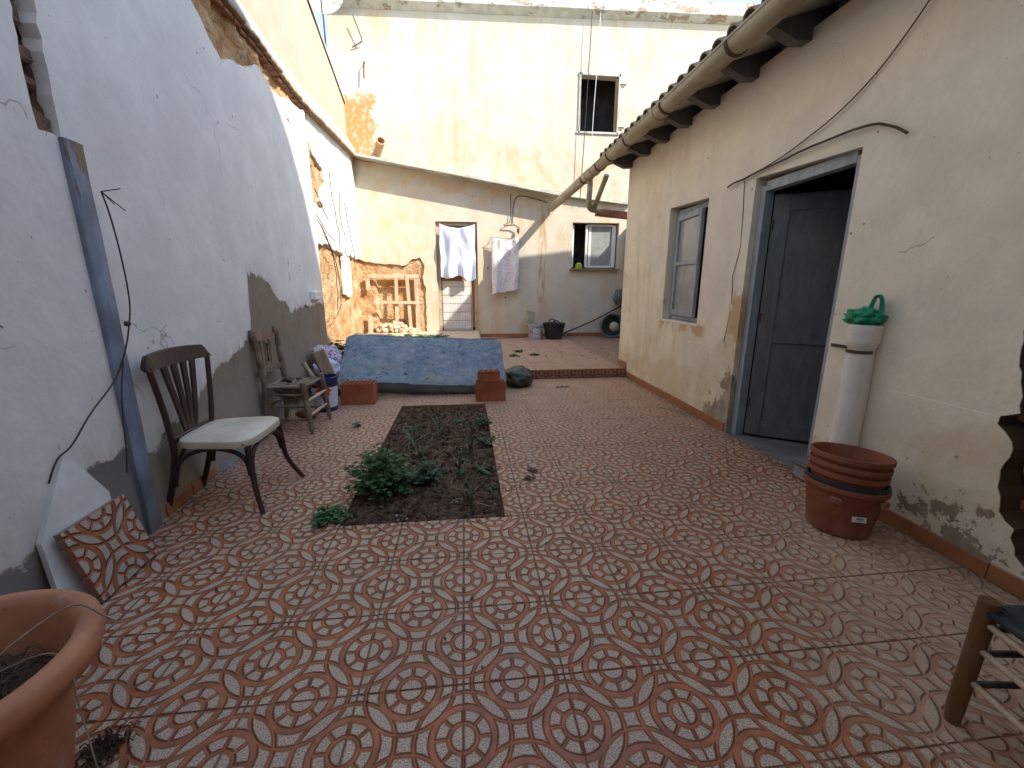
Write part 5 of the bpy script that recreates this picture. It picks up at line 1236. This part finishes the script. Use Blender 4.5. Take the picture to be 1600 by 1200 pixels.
for nm, c, L, sec, rx, ry, mat, lab, cat in (
    ('wood_board', (-1.76, 5.44, .47), .55, (.15, .022), .10, -.30, 'wood_pale', 'tan board sticking up out of the paint bucket, rope-scored', 'board'),
    ('wood_board', (-1.80, 5.50, .45), .55, (.13, .02), .12, -.42, 'wood_mid', 'darker board behind the tan one in the paint bucket', 'board'),
    ('metal_tube', (-1.88, 5.30, .38), .50, (.055, .055), .05, -.45, 'gutter', 'grey metal tube leaning out of the corner beside the paint bucket', 'tube')):
    b = B(); R3 = rotm(ry, 'Y') @ rotm(rx, 'X')
    if 'tube' in nm: b.lathe([(.028, -L/2), (.028, L/2), (.023, L/2), (.023, -L/2), (.028, -L/2)], 16, c, R3)
    else: b.box(c, (sec[0], sec[1], L), R3, .006)
    o = b.build(nm, mat, smooth=radians(40) if 'tube' in nm else False); tag(o, lab, cat)
pcl = M('purple printed cloth', .9, .1); pcl.col(pcl.mix(pcl.vor(pcl.obj(), 22).sm(.3, .4), (.16, .09, .19), (.50, .42, .46))); pcl.bump(pcl.noise(pcl.obj(), 20, 4), .02); MAT['purple'] = pcl.m
blob('cloth_heap', 'crumpled purple patterned cloth heaped behind the boards left of the mattress', 'cloth', (-2.02, 6.25, .50), (.20, .25, .17), 'purple', 21, .4, False)
blob('cloth_heap', 'white crumpled cloth under the purple one left of the mattress', 'cloth', (-1.93, 6.05, .36), (.16, .2, .15), 'cloth_white', 31, .4, False)
tag(B().box((-2.0, 6.2, .13), (.35, .5, .26), rotm(.1, 'Z'), .01).build('wooden_crate', 'dark'), 'dark crate under the crumpled cloths by the left wall', 'crate')
cr = bpy.data.objects['wooden_crate']
for z in (.05, .13, .21): B().box((-1.83, 6.2, z), (.012, .48, .055), None, .003).build('crate_slat', 'wood_mid', cr)
tag(blob('brick_lump', '', '', (-1.87, 4.93, .06), (.13, .08, .06), 'brick', 44, .15, True, 16, 10), 'broken brick lying under the turned chair by the wall', 'brick')

# ------------------------------------------------------------------ things on the terrace
wb = thing('white_bucket', 'grey-white plastic bucket with blank label and wire handle on the terrace', 'bucket', (1.83, 10.92, TZ))
MAT['greywhite'] = simple('grey white plastic', (.36, .37, .38), (.28, .29, .30), 4, .5, 0)
b = B(); b.lathe([(.001, 0), (.17, 0), (.20, .33), (.215, .335), (.215, .40), (.205, .405), (.20, .36), (.165, .02), (.001, .02)], 30); b.build('bucket_body', 'greywhite', wb, local=True, smooth=radians(30))
b = B(); b.grid(8, 1, lambda u, v: Vector(((.196-.02*(1-v)+.0)*sin(-.45+.9*u), -(.196-.02*(1-v))*cos(-.45+.9*u), .07+.22*v))); b.build('label', 'white', wb, local=True)
b = B(); bar(b, [(-.218, 0, .37), (-.17, -.15, .22), (0, -.225, .15), (.17, -.15, .22), (.218, 0, .37)], .006); b.build('handle', 'iron', wb, local=True, smooth=True)
tag(B().box((1.74, 11.20, .72), (.22, .03, .30), rotm(.15, 'Y'), .01).build('grey_trowel_board', 'gutter'), 'small grey board standing behind the white bucket', 'board')
bpy.data.objects['grey_trowel_board'].location.z = .57-.02
rbk = thing('rubber_basket', 'black rubber builders basket with two loop handles on the terrace', 'basket', (2.33, 10.92, TZ))
b = B(); b.lathe([(.001, 0), (.21, 0), (.29, .40), (.305, .40), (.305, .415), (.285, .415), (.20, .015), (.001, .015)], 32); b.build('basket_body', 'black', rbk, local=True, smooth=radians(30))
for k in range(5): 
    b = B(); b.lathe([(.212+.016*k, .04+.075*k), (.220+.016*k, .05+.075*k), (.214+.0165*k, .06+.075*k)], 32); b.build('moulded_ring', 'black', rbk, local=True, smooth=True)
for s in (-1, 1):
    b = B(); bar(b, [(-.09, s*.285, .39), (-.07, s*.26, .47), (.0, s*.235, .50), (.07, s*.26, .47), (.09, s*.285, .39)], .016); b.build('handle', 'black', rbk, local=True, smooth=True)
tb = thing('grey_tub', 'grey plastic tub lying on its side by the far corner of the low house', 'tub', (3.92, 10.95, TZ))
R3 = rotm(radians(90), 'X')
MAT['tubgrey'] = simple('grey rubber', (.13, .15, .16), (.08, .095, .10), 3, .55, 0)
b = B(); b.lathe([(.001, -.38), (.23, -.38), (.30, 0), (.335, .005), (.335, .03), (.325, .04), (.285, .02), (.215, -.36), (.001, -.36)], 36, (0, -.05, .335), R3); b.build('tub_body', 'tubgrey', tb, local=True, smooth=radians(35))
tag(blob('grey_ball', '', '', (3.95, 10.84, .46), (.13, .12, .13), 'gutter', 50, .05, False), 'round grey-brown lump inside the tub lying on its side', 'ball')
blp = thing('black_pole', 'long black pole leaning from the terrace floor up behind the grey tub', 'pole', (3.3, 11.2, TZ))
B().tube([(2.55, 11.25, .20), (3.5, 11.30, .58), (4.3, 11.34, .98)], .018, 8).build('pole', 'wire', blp, smooth=True)
blob('dark_bag', 'dark blue-grey bundle on the wall ledge behind the grey tub', 'bag', (4.2, 11.25, 1.22), (.16, .12, .20), 'tubgrey', 61, .3, False)
gbal = thing('yellow_green_lantern', 'small yellow-green round pot with slits on the lower window sill', 'pot', (3.08, 11.44, 1.975))
MAT['lime'] = simple('lime plastic', (.50, .62, .06), (.38, .50, .04), 6, .5, 0)
b = B(); b.lathe([(.001, 0), (.09, 0), (.10, .05), (.085, .11), (.04, .15), (.001, .155)], 20); b.build('pot_body', 'lime', gbal, local=True, smooth=True)
for k in range(3):
    b = B(); b.lathe([(.1015-.005*k, .045+.03*k), (.1015-.006*k, .056+.03*k)], 20); b.build('slit', 'dark', gbal, local=True)
# hose along the terrace edge, black twig on slab
tag(B().tube(wob(smoothpts([(.4, 10.9, .165), (.9, 11.1, .165), (1.5, 11.2, .165), (1.7, 11.3, .165)]), .02), .010, 6).build('black_hose', 'wire', smooth=True), 'thin black hose lying along the foot of the back wall', 'hose')

# ------------------------------------------------------------------ litter
for i, (x, y, lb) in enumerate(((1.45, 6.12, 'forked dry twig on the tiles just before the step'), (2.55, 4.75, 'thin dry sprig on the tiles along the right wall'), (2.60, 4.55, 'second thin sprig lying beside the long one near the right wall'))):
    t = thing('dry_twig', lb, 'twig', (x, y, .004)); b = B(); L = .22 if i == 0 else .34; a = (.1, 2.3, 2.0)[i]
    d = Vector((cos(a), sin(a), 0)); e = Vector((-d.y, d.x, 0))
    b.tube(wob([d*(-L/2), Vector((0, 0, .01)), d*(L/2)], .01, i), .007 if i == 0 else .003, 5)
    for k in range(4): b.tube([d*(L*(k-1.5)*.2), d*(L*(k-1.5)*.2+.06)+e*(.06 if k % 2 else -.05)+Vector((0, 0, .012))], .0035 if i == 0 else .002, 4)
    b.build('twig', 'deadleaf' if i == 0 else 'aloe', t, local=True)
for i, (x, y) in enumerate(((.95, 8.2), (1.35, 8.25), (1.1, 8.75))):
    herb('fallen_sprig', ['left', 'right', 'far'][i]+' of three green sprigs dropped on the terrace tiles', 'leaf', x, y, TZ, .10, .03, 8, 'parsley', 60+i, lsz=.05)
sprx = [(1.9, 8.1), (2.3, 8.05), (2.0, 8.6), (2.6, 8.5), (2.8, 8.0), (3.0, 9.0), (2.2, 9.6), (1.6, 8.15), (2.45, 7.6), (.35, 2.95), (.38, 3.2), (.36, 3.9), (.43, 4.1), (.50, 3.3), (-.02, 2.1), (.12, 2.0), (.2, 1.92), (-.25, 1.85), (.0, 1.78), (.14, 1.6), (-.12, 1.55), (.03, 1.4), (-.4, 1.3), (.33, 1.75), (-.62, 1.55), (.8, 1.9), (-.2, 2.25), (.45, 2.2), (-.9, 1.7), (1.2, 1.5), (-1.3, 2.0), (-1.25, 3.2), (-1.1, 3.7), (-1.45, 2.75)]
for (x, y) in sprx:
    z = TZ if y > 6.8 else 0; b = B(); s_ = rnd.uniform(.006, .013) if y < 6 else rnd.uniform(.02, .035); a = rnd.uniform(0, 6.3)
    b.tube([(x, y, z+.004), (x+s_*cos(a)*.5, y+s_*sin(a)*.5, z+.009), (x+s_*cos(a), y+s_*sin(a), z+.004)], [s_*.25, s_*.45, s_*.15], 5)
    far_ = y > 6.8; beside = (not far_) and BX1 < x < .6 and y > BY0
    tag(b.build('dead_leaf', 'deadleaf'), 'dark leaf fragment on the raised terrace tiles' if far_ else 'tiny dark leaf bit on the tiles just right of the soil bed' if beside else 'tiny dark leaf bit on the near tiles in front of the soil bed', 'leaf', 'leaf fragments on the terrace' if far_ else 'leaf bits right of the bed' if beside else 'leaf bits on the near tiles')
for (x, y) in ((.48, 3.05), (.52, 3.22)):
    herb('dead_weed', 'small dead brown weed in a tile joint right of the bed, '+('nearer the front' if y < 3.1 else 'farther back'), 'plant', x, y, 0, .05, .02, 7, 'deadleaf', int(y*100), lsz=.02)
